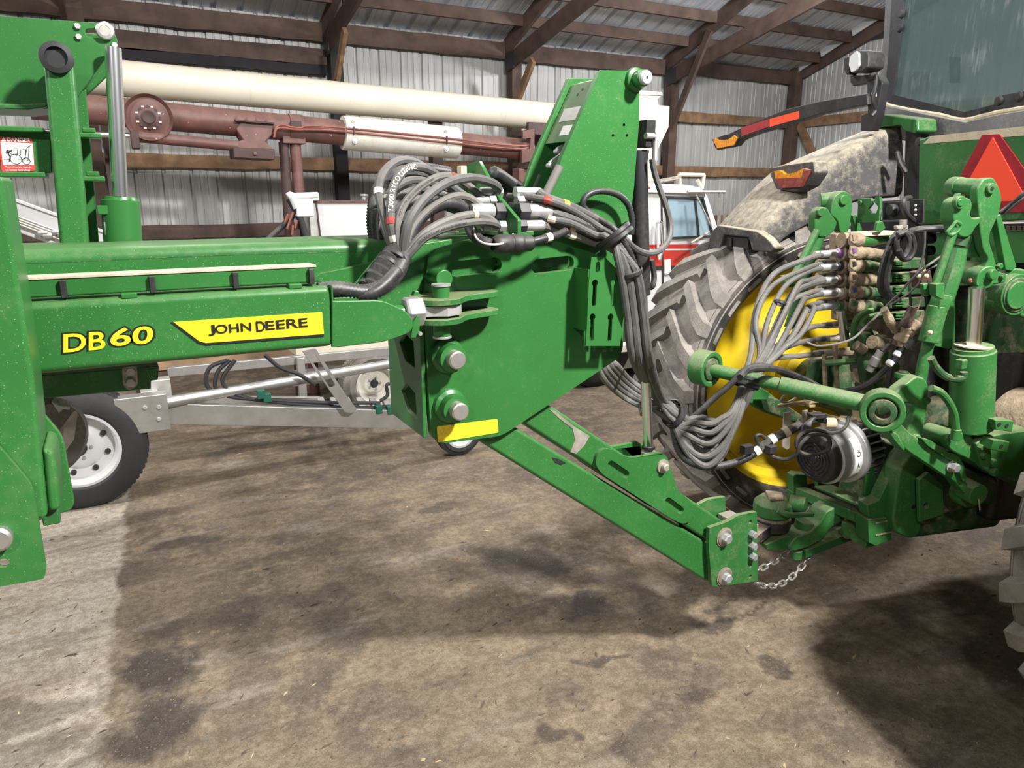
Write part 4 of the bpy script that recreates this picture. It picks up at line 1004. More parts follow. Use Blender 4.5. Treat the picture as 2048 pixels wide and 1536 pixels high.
MB().cyl(TR(2.70, 1.9, WR), TR(2.65, 3.5, WR), .13, n=28).build('axle', 'green_muddy', tractor)
# ---- transmission housing: fills the space between the wheels
MB().box(TR(3.35, 2.6, 1.15), 1.3, .62, 1.25, (F, L, Z)).build('transmission', 'black', tractor, bevel=.03)  # black colour stands in for the shade between the parts
MB().box(TR(2.62, 2.62, .62), .5, .5, .35, (F, L, Z)).build('differential_case', 'green_muddy', tractor, bevel=.04)
# ---- fender over the far wheel (swept from three edge lines)
A_ = [(1419, 478), (1424, 460), (1436, 442), (1495, 380), (1539, 333), (1585, 314), (1640, 294), (1716, 263), (1780, 247), (1800, 245)]
B_ = [(1512, 482), (1514, 470), (1520, 455), (1570, 412), (1618, 372), (1660, 333), (1700, 295), (1745, 270), (1785, 252), (1806, 248)]
C_ = [(1545, 500), (1556, 496), (1562, 480), (1600, 458), (1640, 438), (1680, 416), (1714, 404), (1750, 400), (1790, 398), (1808, 396)]
rows = []
for a, b, c in zip(A_, B_, C_):
    pa, pb, pc = onL(*a, 3.92), onL(*b, 3.42), onL(*c, 3.40)
    rows.append([pa-Z*.10+L*.02, pa-L*.0, pa+(pb-pa)*.5+Z*.006, pb+L*.03+Z*.004, pb-Z*.02, pb+(pc-pb)*.5, pc])
fn = MB().loft(rows).build('fender', 'fender', tractor, solid=.012, subd=1, ang=60)
fe = 2.135
MB().prism(polyF([(1417, 478), (1424, 461), (1436, 450), (1514, 462), (1532, 474), (1554, 499), (1540, 505), (1503, 501), (1497, 475), (1447, 470), (1439, 499), (1420, 498)], fe), F*.05).build('fender_lip', 'fender', tractor, bevel=.008)
ml = MB().prism(rounded(polyF([(1447, 472), (1494, 476), (1497, 499), (1443, 497)], fe+.02), .006), F*.04).build('marker_lamp', 'black', fn, bevel=.004)
MB().prism(polyF([(1458, 476), (1463, 476), (1463, 494), (1457, 494)], fe+.012), F*.02).build('lamp_latch', 'black_gloss', fn, bevel=.002)
ft = 2.34
MB().prism(rounded(polyF([(1543, 336), (1560, 331), (1626, 322), (1630, 345), (1612, 372), (1590, 384), (1552, 378), (1541, 352)], ft+.02), .01), F*.08).build('lamp_housing', 'fender', fn, bevel=.006)
MB().prism(rounded(polyF([(1548, 342), (1560, 341), (1570, 349), (1590, 345), (1607, 336), (1603, 355), (1550, 357)], ft), .004, 3), F*.03).build('turn_lamp', 'amber', fn, bevel=.003, label='dusty amber lamp lens')
MB().prism(rounded(polyF([(1550, 357), (1603, 355), (1607, 337), (1617, 340), (1600, 374), (1560, 376)], ft), .004, 3), F*.03).build('tail_lamp', 'tail_red', fn, bevel=.003, label='dusty red tail lamp lens')
TB('fender_harness', [(1806, 330, 3.3), (1795, 305, 3.3), (1800, 325, 3.28), (1812, 345, 3.25)], .012, 'black')
# ---- warning arm reaching out to the left, with its work lamp
fa = 2.75
arm = PF('warning_arm', [(1448, 272), (1500, 247), (1570, 219), (1640, 202), (1732, 187), (1735, 195), (1735, 210), (1640, 228), (1570, 250), (1510, 268), (1480, 280), (1470, 292), (1430, 297), (1425, 280)], fa, .05, 'black', .006)
PF('reflector', [(1482, 256), (1537, 238), (1538, 253), (1483, 273)], fa-.003, .004, 'reflector_red', 0, parent=arm, label='dark red reflector strip')
PF('reflector', [(1539, 238), (1597, 222), (1598, 237), (1539, 254)], fa-.003, .004, 'reflector_orange', 0, parent=arm, label='bright orange reflector strip')
PF('flasher_lamp', [(1426, 280), (1430, 276), (1440, 281), (1456, 279), (1468, 270), (1474, 276), (1466, 291), (1434, 297)], fa-.014, .014, 'amber', .003, parent=arm, label='amber flasher lens')
PF('flasher_rim', [(1424, 279), (1448, 270), (1472, 266), (1478, 276), (1468, 294), (1434, 300)], fa-.006, .02, 'black', .003, parent=arm)
mp_ = PF('lamp_post', [(1733, 160), (1756, 152), (1764, 165), (1752, 235), (1742, 262), (1720, 262), (1722, 230), (1735, 225)], fa+.02, .05, 'black', .006)
PF('lamp_bracket', [(1700, 150), (1750, 150), (1758, 158), (1735, 166), (1706, 172), (1700, 165)], fa+.02, .04, 'black', .004, parent=mp_)
PF('lamp_label', [(1743, 186), (1752, 184), (1753, 193), (1744, 195)], fa+.018, .002, 'decal_white', 0, parent=mp_)
TB('lamp_harness', [(1740, 152, 3.25), (1752, 150, 3.25), (1752, 170, 3.24), (1746, 200, 3.24), (1752, 220, 3.24), (1744, 232, 3.24)], .010, 'black', parent=mp_)
wl = PF('work_lamp', [(1712, 100), (1733, 101), (1737, 112), (1735, 135), (1722, 145), (1700, 146), (1700, 115)], fa-.05, .10, 'black', .008)
PF('lamp_lens', [(1700, 112), (1712, 102), (1717, 106), (1718, 130), (1712, 140), (1702, 145), (1697, 130)], fa-.06, .02, 'lens', .003, parent=wl)
PF('lamp_back', [(1688, 116), (1698, 113), (1698, 146), (1692, 150), (1688, 140)], fa-.02, .06, 'black', .004, parent=wl)
# ---- cab rear window and body
fc = 3.10
win = [(1796, -120), (2200, -120), (2200, 190), (2000, 222), (1930, 240), (1880, 228), (1790, 214), (1772, 208), (1769, 195)]
PF('cab_window', win, fc, .012, 'cab_glass', 0, label='dusty rear cab window with dried water marks')
seal = [onF(*p, fc-.005) for p in [(1770, 170), (1769, 196), (1776, 210), (1830, 222), (1880, 230), (1930, 240), (2000, 224), (2200, 192)]]
MB().tube(spline(seal, 4), .012, 8).build('window_seal', 'dust_strip', tractor)
PF('window_edge', [(1790, -120), (1806, -120), (1806, 20), (1790, 160), (1782, 208), (1769, 200), (1776, 120)], fc-.008, .008, 'black', 0)
PF('window_edge', [(1782, 208), (1769, 196), (1790, 190), (1880, 212), (1930, 224), (2000, 206), (2200, 172), (2200, 190), (2000, 222), (1930, 240), (1880, 228)], fc-.006, .006, 'black', 0)
for x, y in ((1801, 56), (1805, 28), (2000, 201), (2040, 193)):
    MB().lathe([(.022, 0), (.022, -.01), (.015, -.016), (0, -.016)], onF(x, y, fc-.008), F, 18).build('window_bolt', 'black', tractor)
PF('hinge_plate', [(1992, 192), (2060, 180), (2060, 210), (1990, 220)], fc-.012, .006, 'black', .002)
PF('cab_pillar', [(1776, -120), (1800, -120), (1800, 0), (1778, 150), (1768, 210), (1752, 232), (1754, 190), (1764, 120)], fc+.0, .10, 'grey_panel', .006)
PF('cab_lower_panel', [(1752, 226), (1776, 212), (1830, 224), (1930, 244), (2000, 228), (2200, 196), (2200, 290), (1842, 290), (1760, 270)], fc-.06, .05, 'grey_panel', .004)
# interior of the cab seen dimly through the glass
MB().box(TR(4.4, 2.55, 2.15), .6, .5, .8, (F, L, Z)).build('cab_seat', 'black', tractor, bevel=.08)
MB().box(TR(5.0, 2.55, 1.75), 1.0, 1.3, .5, (F, L, Z)).build('cab_console', 'black', tractor, bevel=.05)
MB().box(TR(3.9, 3.22, 3.1), .12, .10, 2.6, (F, L, Z)).build('cab_post', 'black', tractor, bevel=.02)
MB().box(TR(5.4, 2.9, 3.0), .10, .10, 2.6, (F, L, Z)).build('cab_post', 'black', tractor, bevel=.02)
PF('window_latch', [(1898, 114), (1912, 113), (1911, 165), (1898, 166)], fc+.03, .03, 'black', .003)
PF('cab_step_box', [(1748, 240), (1768, 228), (1834, 237), (1836, 262), (1828, 268), (1806, 262), (1800, 250), (1748, 256)], 2.88, .12, GD, .01)
# ---- green rear panel with the slow-moving-vehicle triangle
fr = 2.60
panel = PF('rear_panel', [(1838, 280), (1860, 272), (2300, 238), (2300, 436), (2048, 440), (1840, 450), (1836, 420)], fr, .05, GD, .006)
PF('panel_dust_ledge', [(1846, 288), (1862, 272), (2300, 226), (2300, 250)], fr-.002, .04, 'dust_strip', 0, parent=panel)
smv = PF('smv_triangle', [(1964, 270), (1998, 268), (2096, 405), (2088, 424), (1914, 426), (1900, 390)], fr-.006, .005, 'smv_red', 0, parent=panel, label='dark red border of the triangle sign')
PF('smv_centre', [(1985, 274), (2046, 388), (2037, 402), (1932, 404), (1922, 388)], fr-.009, .004, 'smv_orange', 0, parent=panel, label='bright orange centre of the triangle sign')
CL('panel_knob', 1846, 284, 2.90, .018, .03, 'black', axis=-F)
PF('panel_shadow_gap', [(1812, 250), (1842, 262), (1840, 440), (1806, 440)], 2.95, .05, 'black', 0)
PF('lower_ledge', [(1836, 452), (2300, 440), (2300, 452), (1836, 462)], fr+.02, .06, 'black', 0)
PF('cross_member', [(1830, 468), (2300, 452), (2300, 520), (1830, 530)], fr+.03, .08, GD, .006, holes=[capsule(onF(1840, 478, fr+.03), onF(1866, 477, fr+.03), .022, -F), capsule(onF(1840, 502, fr+.03), onF(1864, 501, fr+.03), .022, -F)])
PF('cross_member', [(1830, 545), (2300, 530), (2300, 560), (1830, 575)], fr+.06, .08, 'green_muddy', .006)
PF('cross_member', [(1830, 600), (2300, 585), (2300, 690), (1830, 720)], fr+.10, .08, 'green_muddy', .006)
for i in range(5): PF('connector_port', [(2012+i*11, 452), (2020+i*11, 452), (2020+i*11, 460), (2012+i*11, 460)], fr+.01, .02, 'brown_cap', .002)
for k in range(3):
    TB('panel_cable', [(2000+k*3, 424+k*3, 2.33), (2022, 408+k*4, 2.30), (2048, 385+k*5, 2.25), (2100, 340+k*6, 2.2)], .006, ['hose', 'black', 'hose_tan'][k])
# ---- socket bracket and lamp box above the couplers
PF('socket_bracket', [(1716, 398), (1724, 396), (1742, 396), (1744, 408), (1736, 418), (1742, 426), (1752, 426), (1756, 414), (1748, 404), (1750, 394), (1759, 393), (1760, 404), (1758, 444), (1714, 446)], 2.40, .012, GD, .002)
MB().hexh(onF(1721, 405, 2.40), -F, .012, .008).build('bolt', GD, tractor)
jb = PF('lamp_box', [(1768, 404), (1812, 402), (1812, 438), (1766, 440)], 2.44, .06, 'black', .004)
PF('box_frame', [(1764, 402), (1847, 398), (1846, 446), (1812, 444), (1812, 436), (1764, 440)], 2.46, .01, 'black', .002)
MB().lathe([(.022, 0), (.026, -.012), (.022, -.03), (.012, -.032), (0, -.03)], onF(1790, 420, 2.44), F, 20).build('horn', 'black', tractor)
for y in (411, 420, 430): MB().sphere(onF(1831, y, 2.45), .006, 8).build('terminal', 'zinc', tractor)
TB('box_cable', [(1820, 396, 2.7), (1808, 400, 2.66), (1808, 420, 2.66), (1822, 438, 2.68), (1840, 448, 2.7)], .012, 'black')
# ---- hydraulic coupler stack
st = root('coupler_stack', TR(2.2, 2.72, 1.2), None, None, parent=tractor)
PL('stack_plate', [(1672, 468), (1706, 466), (1708, 640), (1676, 642)], 2.78, .05, 'mud', .006, parent=st)
rowsy = [480, 506, 533, 559, 585, 612]
cols = ['mud', 'purple', 'black', 'brown_cap', 'tape_white', GD]
for i, y in enumerate(rowsy):
    tz = 'green_muddy' if i % 2 == 0 or i == 5 else 'mud'
    a, b = onL(1712, y, 2.68), onL(1772 if i else 1790, y+1 if i else 478, 2.76)
    MB().tube([a, a+(b-a)*.3, a+(b-a)*.65, b], .03, 14, rf=lambda k: [.030, .031, .021, .016][k]).build('coupler_body', tz if i else GD, st)
    MB().lathe([(.026, 0), (.030, .008), (.031, .03), (.027, .045)], onL(1704, y, 2.67), F, 16).build('coupler_collar', 'mud', st)
    PL('dust_cap', [(1702, y-14), (1712, y-15), (1718, y-8), (1716, y+6), (1708, y+8), (1700, y+2)], 2.63, .012, 'mud', .004, parent=st)
    PL('cap_mark', [(1706, y-10), (1713, y-10), (1714, y-2), (1707, y+1)], 2.626, .006, ['mud', 'purple', 'black', 'brown_cap', 'blue_dot', GD][i], .001, parent=st)
    MB().tube([onL(1682, y, 2.74), onL(1700, y+2, 2.74)], .034, 10).build('socket_block', 'mud', st)
PL('valve_top', [(1722, 466), (1800, 462), (1802, 470), (1724, 474)], 2.66, .10, 'dust_strip', .004, parent=st)
PL('valve_bracket', [(1756, 444), (1766, 442), (1772, 456), (1764, 464), (1752, 462)], 2.64, .02, GD, .004)
# valve sections behind the harness
for i in range(5):
    y = 520+i*26
    PL('valve_section', [(1776, y), (1850, y-4), (1852, y+16), (1778, y+20)], 2.70, .12, 'green_muddy', .005, parent=st)
    for k in range(3): PL('valve_fin', [(1792, y+3+k*5), (1812, y+2+k*5), (1812, y+4+k*5), (1792, y+5+k*5)], 2.68, .03, GD, 0, parent=st)
PF('rear_case', [(1700, 440), (1850, 440), (1856, 800), (1690, 800)], 2.62, .1, 'black', .01)  # coloured black to paint the deep shade behind the couplers and valves
# harness loops
for k, (dx, r_) in enumerate(((0, .011), (8, .011), (15, .009))):
    TB('harness_loop', [(1800+dx, 458, 2.5), (1784+dx, 480, 2.5), (1768+dx, 520, 2.5), (1760+dx, 560, 2.5), (1764+dx, 585, 2.5), (1785+dx, 602, 2.52)], r_, 'conduit')
TB('harness_loop', [(1806, 470, 2.48), (1822, 470, 2.48), (1828, 495, 2.48), (1820, 515, 2.48), (1806, 518, 2.48), (1796, 505, 2.48), (1794, 480, 2.48), (1808, 466, 2.48)], .011, 'conduit')
TB('harness_loop', [(1795, 470, 2.46), (1810, 465, 2.46), (1818, 480, 2.46), (1816, 500, 2.46), (1806, 514, 2.46), (1798, 500, 2.46)], .011, 'conduit')
TB('harness_trunk', [(1806, 470, 2.5), (1830, 460, 2.52), (1870, 457, 2.5), (1905, 457, 2.45)], .014, 'conduit')
TB('wire', [(1850, 462, 2.45), (1848, 500, 2.44), (1838, 540, 2.43), (1820, 570, 2.42), (1822, 620, 2.42), (1822, 700, 2.42)], .005, 'hose_dark')
TB('rope', [(1893, 505, 2.35), (1850, 535, 2.35), (1822, 560, 2.36), (1800, 585, 2.36), (1770, 615, 2.36), (1735, 650, 2.36), (1700, 680, 2.36), (1640, 692, 2.4), (1612, 684, 2.42)], .0045, 'hose_tan')
TB('wire', [(1893, 520, 2.33), (1850, 545, 2.33), (1835, 570, 2.34), (1812, 590, 2.34), (1780, 610, 2.34)], .0035, 'hose_tan')
TB('wire', [(1855, 560, 2.3), (1845, 590, 2.3), (1835, 620, 2.3)], .0025, 'hose_tan')
PL('sensor_block', [(1835, 545), (1862, 540), (1868, 575), (1840, 578)], 2.5, .05, 'brown_cap', .006)
for p in ((1838, 552), (1853, 552), (1846, 540)): MB().sphere(onL(*p, 2.47), .010, 8).build('sensor_knob', 'tape_tan', tractor)
sw = root('trailer_socket', onL(1806, 455, 2.5), None, None, parent=tractor)
MB().cyl(onL(1806, 455, 2.5), onL(1807, 440, 2.5), .014, n=14).build('switch_body', 'steel', sw); PL('switch_plate', [(1794, 452), (1817, 450), (1816, 458), (1795, 459)], 2.49, .02, 'steel_worn', .002, parent=sw)
# plugs and conduits in the middle
for a, b, r_, mt in (((1826, 614), (1792, 690), .017, 'brown_cap'), ((1812, 655), (1795, 690), .020, 'mud'), ((1850, 632), (1816, 672), .018, 'mud'), ((1838, 676), (1808, 694), .016, 'hose_tan'), ((1768, 618), (1790, 662), .014, 'mud'), ((1762, 702), (1738, 742), .015, 'hose_tan')):
    p, q = onL(*a, 2.3), onL(*b, 2.32); MB().tube([p, p+(q-p)*.3, p+(q-p)*.35, p+(q-p)*.7, p+(q-p)*.75, q], r_, 12, rf=lambda k, r_=r_: r_*[1, 1, 1.25, 1.25, 1, .95][k]).build('plug', mt, tractor)
TB('cable', [(1806, 694, 2.32), (1790, 720, 2.33), (1765, 745, 2.36), (1730, 772, 2.4), (1690, 782, 2.45), (1650, 778, 2.5), (1600, 755, 2.45), (1550, 738, 2.35), (1500, 738, 2.25), (1480, 755, 2.2)], .013, 'conduit', sm=6)
TB('cable', [(1792, 690, 2.34), (1785, 720, 2.36), (1778, 760, 2.36), (1770, 800, 2.4)], .012, 'conduit')
for px, py in ((1798, 704), (1783, 722)): CL('cable_label', px, py, 2.325, .0145, .02, 'decal_white', axis=(onL(1783, 722, 2.33)-onL(1798, 704, 2.33)).normalized())
TB('grey_cable', [(1780, 690, 2.3), (1770, 700, 2.3), (1764, 704, 2.3)], .011, 'conduit')
# muddy lift shaft rollers
for x, y, r_ in ((1742, 690, .05), (1775, 695, .055)):
    PL('shaft_lever', [(x-14, y-20), (x-2, y-26), (x+12, y-18), (x+16, y+30), (x+10, y+80), (x-8, y+84), (x-16, y+30)], 2.52, .05, 'green_muddy', .012, rnd=.02)
MB().cyl(onL(1744, 684, 2.48), onL(1778, 690, 2.50), .028, n=18).build('lift_shaft', 'mud', tractor)
TB('steel_line', [(1706, 700, 2.6), (1708, 650, 2.6), (1722, 628, 2.6), (1745, 620, 2.6)], .012, GD); TB('steel_line', [(1716, 690, 2.62), (1724, 645, 2.62), (1740, 634, 2.62), (1760, 628, 2.62)], .012, GD)
MB().cyl(onL(1682, 620, 2.7), onL(1690, 680, 2.7), .02, n=16).build('hitch_rod', 'chrome', tractor)
CL('breather_cap', 1804, 755, 2.42, .03, .02, GD, axis=Z); CL('breather_cap', 1804, 766, 2.42, .02, .05, 'green_muddy', axis=Z)
for i in range(14):
    rr = random.Random(i); x, y = rr.uniform(1700, 1850), rr.uniform(650, 840)
    PL('cast_lump', [(x-14, y-12), (x+10, y-16), (x+18, y+6), (x+6, y+20), (x-12, y+16)], 2.55+rr.uniform(-.05, .1), .06, rr.choice(['green_muddy', 'green_muddy', 'mud']), .012)
# ---- far lift arm and its link
ln_ = 3.0
la = PL('lift_arm', [(1668, 392), (1688, 380), (1702, 388), (1706, 410), (1700, 455), (1694, 470), (1680, 466), (1676, 440), (1660, 430)], ln_-.06, .05, GD, .006, rnd=.02)
MB().cyl(onL(1640, 402, ln_+.02), onL(1680, 398, ln_-.02), .035, n=24).build('arm_pin', GD, la, bevel=.004)
CL('pin_end', 1690, 400, ln_-.075, .022, .02, GD, la)
PL('arm_strut', [(1704, 430), (1712, 428), (1730, 468), (1716, 470)], ln_-.02, .03, GD, .004, parent=la)
lk = PL('lift_link_yoke', [(1632, 424), (1642, 413), (1656, 415), (1664, 430), (1676, 444), (1670, 462), (1656, 474), (1640, 476), (1630, 462), (1629, 440)], ln_-.07, .05, GD, .008, rnd=.015)
CL('yoke_pin', 1643, 424, ln_-.09, .018, .02, GD, lk)
MB().tube([onL(1640, 470, ln_-.04), onL(1630, 500, ln_-.04), onL(1600, 590, ln_-.02), onL(1578, 655, ln_-.0)], .024, 14).build('lift_link', GD, tractor)
MB().tube([onL(1634, 460, ln_-.08), onL(1610, 510, ln_-.08), onL(1582, 562, ln_-.08)], .017, 12).build('link_handle', GD, tractor)
PL('link_bracket', [(1566, 552), (1578, 550), (1590, 560), (1592, 575), (1572, 574)], ln_-.09, .03, GD, .004)
# ---- near lift arm (right side, big casting)
ln2 = 2.14
na = PL('lift_arm', [(1954, 380), (1966, 357), (1988, 354), (1999, 374), (2005, 398), (2000, 424), (1989, 450), (1980, 468), (1980, 486), (1988, 510), (1996, 540), (2014, 552), (2012, 566), (1985, 570), (1962, 558), (1968, 540), (1978, 518), (1966, 500), (1960, 460)], ln2-.05, .035, GD, .006, rnd=.015)
PL('arm_web', [(1946, 430), (1956, 380), (1976, 452), (1978, 500), (1990, 520), (1966, 512), (1944, 516), (1938, 498), (1946, 470)], ln2-.01, .05, GD, .008, rnd=.01, parent=na)
PL('arm_fork', [(1944, 496), (1950, 505), (1942, 520), (1936, 545), (1920, 548), (1924, 528)], ln2+.05, .035, GD, .006, rnd=.01, parent=na)
MB().cyl(onL(1914, 372, ln2+.07), onL(1962, 376, ln2-.03), .030, n=24).build('arm_pin', GD, na, bevel=.004)
MB().cyl(onL(1905, 373, ln2+.10), onL(1922, 374, ln2+.05), .034, n=24).build('pin_head', GD, na, bevel=.004)
CL('pin_end', 1985, 377, ln2-.062, .018, .02, GD, na); CL('pin_socket', 1985, 377, ln2-.064, .007, .01, 'black', na, n=6, bevel=0)
MB().hexh(onL(1912, 394, ln2+.03), -L, .014, .014).build('grease_plug', GD, na)
MB().cyl(onL(1928, 542, ln2+.06), onL(1975, 556, ln2-.05), .042, n=28).build('arm_boss', GD, na, bevel=.006)
CL('boss_end', 1989, 549, ln2-.07, .018, .03, GD, na)
for x, y in ((1996, 532), (2002, 552)): MB().hexh(onL(x, y, ln2-.05), -L, .011, .014).build('bolt', GD, na)
MB().sphere(onL(1941, 561, ln2-.02), .009, 8).build('grease_cap', 'copper', na)
PL('arm_strut', [(1992, 432), (2002, 428), (2034, 534), (2024, 542), (2012, 540)], ln2-.03, .03, GD, .004, parent=na)
PL('rocker_casting', [(2004, 555), (2026, 535), (2060, 540), (2100, 600), (2060, 640), (2010, 625), (1984, 612), (1990, 596), (2006, 590)], ln2-.02, .10, GD, .02, rnd=.03)
CL('rocker_hub', 2037, 590, ln2-.05, .075, .06, GD); CL('hub_washer', 2037, 590, ln2-.056, .062, .01, 'green_muddy'); CL('hub_pin', 2038, 591, ln2-.064, .05, .01, GD)
# turnbuckle lift link
yk = PL('lift_link_yoke', [(1908, 420), (1912, 402), (1926, 393), (1942, 398), (1946, 412), (1940, 430), (1948, 438), (1964, 432), (1964, 442), (1950, 458), (1944, 470), (1932, 476), (1918, 472), (1912, 450), (1906, 440)], ln2-.05, .06, GD, .008, rnd=.01)
CL('yoke_pin', 1923, 405, ln2-.065, .022, .02, GD, yk); CL('yoke_pin_end', 1923, 405, ln2-.07, .013, .01, GD, yk)
MB().tube([onL(1928, 470, ln2-.02), onL(1920, 492, ln2-.02)], .021, 14).build('link_screw', 'green_muddy', tractor)
tb = MB().tube([onL(1919, 496, ln2-.02), onL(1911, 530, ln2-.02), onL(1888, 600, ln2-.02)], .030, 10, rf=lambda k: [.026, .030, .032][k]).build('turnbuckle', GD, tractor, ang=30)
MB().tube([onL(1910, 456, ln2-.06), onL(1898, 490, ln2-.06), onL(1866, 582, ln2-.06)], .014, 12).build('link_handle', GD, tb)
MB().tube(spline([onL(*p, ln2-.07) for p in ((1905, 452), (1912, 444), (1922, 450), (1916, 462), (1902, 470), (1895, 464), (1905, 452))], 5), .006, 8).build('handle_loop', GD, tb)
PL('handle_bracket', [(1872, 568), (1890, 566), (1888, 600), (1872, 592)], ln2-.09, .03, GD, .004, rnd=.006, parent=tb)
PL('handle_bracket', [(1846, 568), (1860, 566), (1858, 592), (1850, 594)], ln2-.04, .02, GD, .004, rnd=.006, parent=tb)
c = onL(1880, 606, ln2-.02); d_ = (onL(1855, 690, ln2)-onL(1886, 596, ln2)).normalized()
MB().lathe([(.036, -.03), (.038, -.02), (.038, .02), (.033, .03), (.033, .13), (.02, .135)], c, d_, 6).build('link_sleeve', GD, tractor, bevel=.003)
MB().tube([onL(1876, 612, ln2-.02), onL(1856, 684, ln2-.02)], .034, 18).build('link_barrel', GD, tractor, bevel=.004)
MB().sphere(onL(1860, 665, ln2-.055), .009, 8).build('grease_nipple', 'tape_tan', tractor)
MB().tube([onL(1858, 680, ln2), onL(1846, 730, ln2), onL(1840, 765, ln2)], .021, 14).build('link_rod', GD, tractor)
PL('link_sheet', [(1890, 600), (1912, 590), (1910, 690), (1898, 698), (1868, 692), (1878, 640)], ln2+.03, .012, GD, .003)
# lower yoke of the lift link
PL('lower_yoke', [(1820, 762), (1832, 752), (1850, 756), (1858, 770), (1858, 800), (1850, 850), (1840, 888), (1826, 896), (1812, 888), (1816, 860), (1830, 822), (1826, 808), (1804, 806), (1790, 818), (1782, 800), (1798, 778)], ln2-.03, .05, GD, .010, rnd=.012)
CL('yoke_boss', 1856, 802, ln2-.04, .014, .02, GD); CL('yoke_boss', 1836, 878, ln2-.045, .016, .02, GD)
# draft link with ball eyes
def ball_eye(px, py, l, R_, ax, nm):
    c = onL(px, py, l); MB().lathe([(R_, -.035), (R_, .035), (R_*.72, .035), (R_*.66, .02), (R_*.66, -.02), (R_*.72, -.035)], c, ax, 32, closed=True).build(nm, GD, tractor, bevel=.005)
    MB().lathe([(R_*.66, -.022), (R_*.60, -.036), (R_*.42, -.04), (R_*.34, -.04), (R_*.34, .03), (R_*.6, .03)], c, ax, 28, closed=True).build('ball_bushing', 'green_muddy', tractor)
axn = (L*.80+F*.6).normalized()
ball_eye(1764, 820, 2.10, .075, axn, 'draft_link_eye'); ball_eye(1410, 736, 2.55, .072, (L*.9-F*.43).normalized(), 'draft_link_eye')
p0, p1 = onL(1416, 738, 2.54), onL(1752, 812, 2.14)
MB().cyl(p0, p0+(p1-p0)*.45, .026, n=20).cyl(p0+(p1-p0)*.45, p1, .033, n=20).build('draft_link_bar', GD, tractor)
PL('draft_arm', [(1776, 852), (1800, 846), (1822, 868), (1850, 888), (1862, 884), (1890, 898), (1912, 916), (1925, 950), (1936, 968), (1930, 990), (1908, 962), (1884, 948), (1858, 930), (1820, 905), (1790, 880)], 2.09, .05, GD, .010, rnd=.015)
PL('draft_arm_rib', [(1842, 876), (1860, 880), (1898, 906), (1914, 906), (1928, 930), (1934, 958), (1926, 964), (1912, 925), (1896, 918), (1856, 892)], 2.075, .02, GD, .006, rnd=.01)
PL('draft_arm_side', [(1770, 854), (1796, 868), (1812, 898), (1808, 904), (1790, 884)], 2.06, .05, GD, .006)
MB().hexh(onL(1902, 932, 2.09), -L, .018, .025, washer=.024).build('bolt', 'zinc', tractor)
# ---- hydraulic lift cylinder
hc0, hc1 = onL(1946, 700, 2.08), onL(1942, 862, 2.08)
hcyl = MB().lathe([(.050, -.015), (.066, -.012), (.068, 0), (.073, .004), (.073, .30), (.062, .31)], hc0, (hc1-hc0), 32).build('hitch_cylinder', GD, tractor)
MB().cyl(hc0, onL(1954, 575, 2.08), .0255, n=28).build('cylinder_rod', 'chrome', hcyl)
MB().cyl(hc0-Z*-.014, hc0+Z*.018, .062, n=32).build('gland_ring', 'dust_strip', hcyl)
MB().box(onL(1922, 728, 2.0), .03, .03, .035).build('cylinder_port', GD, hcyl, bevel=.005)
MB().tube(spline([onL(*p, 2.02) for p in ((1862, 716), (1872, 735), (1890, 752), (1912, 758), (1926, 755), (1928, 744))], 5), .013, 10).build('oil_line', 'green_muddy', hcyl)
MB().tube(spline([onL(*p, 2.02) for p in ((1862, 776), (1880, 784), (1896, 802), (1908, 826), (1912, 855), (1914, 872))], 5), .013, 10).build('oil_line', GD, hcyl)
CL('line_fitting', 1913, 858, 2.02, .017, .04, GD, axis=-Z)
# axle housing and brackets at the right
PL('lower_pivot', [(1890, 876), (1905, 862), (1940, 868), (1952, 884), (1966, 876), (2000, 868), (2048, 862), (2070, 860), (2070, 960), (2010, 950), (1960, 930), (1900, 900)], 2.05, .12, GD, .02, rnd=.02)
PL('pivot_bracket', [(1952, 888), (1966, 876), (1980, 882), (1984, 915), (1978, 945), (1962, 932)], 2.03, .03, GD, .004)
for x, y in ((1959, 893), (1972, 894), (1964, 910)): MB().hexh(onL(x, y, 2.03), -L, .012, .016).build('bolt', GD, tractor)
for x, y in ((1981, 924), (1984, 942)): MB().hexh(onL(x, y, 2.05), -L, .016, .02).build('bolt', GD, tractor)
PL('axle_bracket', [(1990, 840), (2028, 842), (2024, 864), (1992, 860)], 1.98, .05, GD, .003); PL('axle_bracket', [(1988, 880), (2020, 884), (2016, 906), (1982, 900)], 1.98, .05, GD, .003)
for x, y in ((1999, 849), (2014, 852), (2003, 893)): CL('bracket_hole', x, y, 1.978, .008, .01, 'black', bevel=0, n=12)
MB().lathe([(.10, -.3), (.155, -.22), (.17, .0), (.16, .3)], TR(2.72, 1.98, .98), L, 32).build('axle_trumpet', 'mud', tractor)
MB().lathe([(.0, -.04), (.19, -.04), (.21, 0), (.20, .12)], TR(2.80, 1.80, .92), L, 36).build('final_drive', 'green_muddy', tractor)
PL('bottom_case', [(1840, 910), (1900, 930), (2000, 960), (2060, 990), (2050, 1010), (1960, 1012), (1890, 1030), (1850, 1040)], 2.30, .3, 'green_muddy', .02)
CL('sway_pin', 1958, 990, 2.08, .042, .08, GD); CL('sway_collar', 1945, 990, 2.14, .055, .06, GD); MB().cyl(onL(1958, 998, 2.06), onL(1960, 1020, 2.06), .003, n=6).build('cotter', 'steel', tractor)
PL('side_plate', [(1858, 945), (1886, 970), (1888, 1030), (1840, 1045), (1838, 960)], 2.24, .02, GD, .004, holes=[circle(onL(1852, 1012, 2.24), L, .012, 12)])
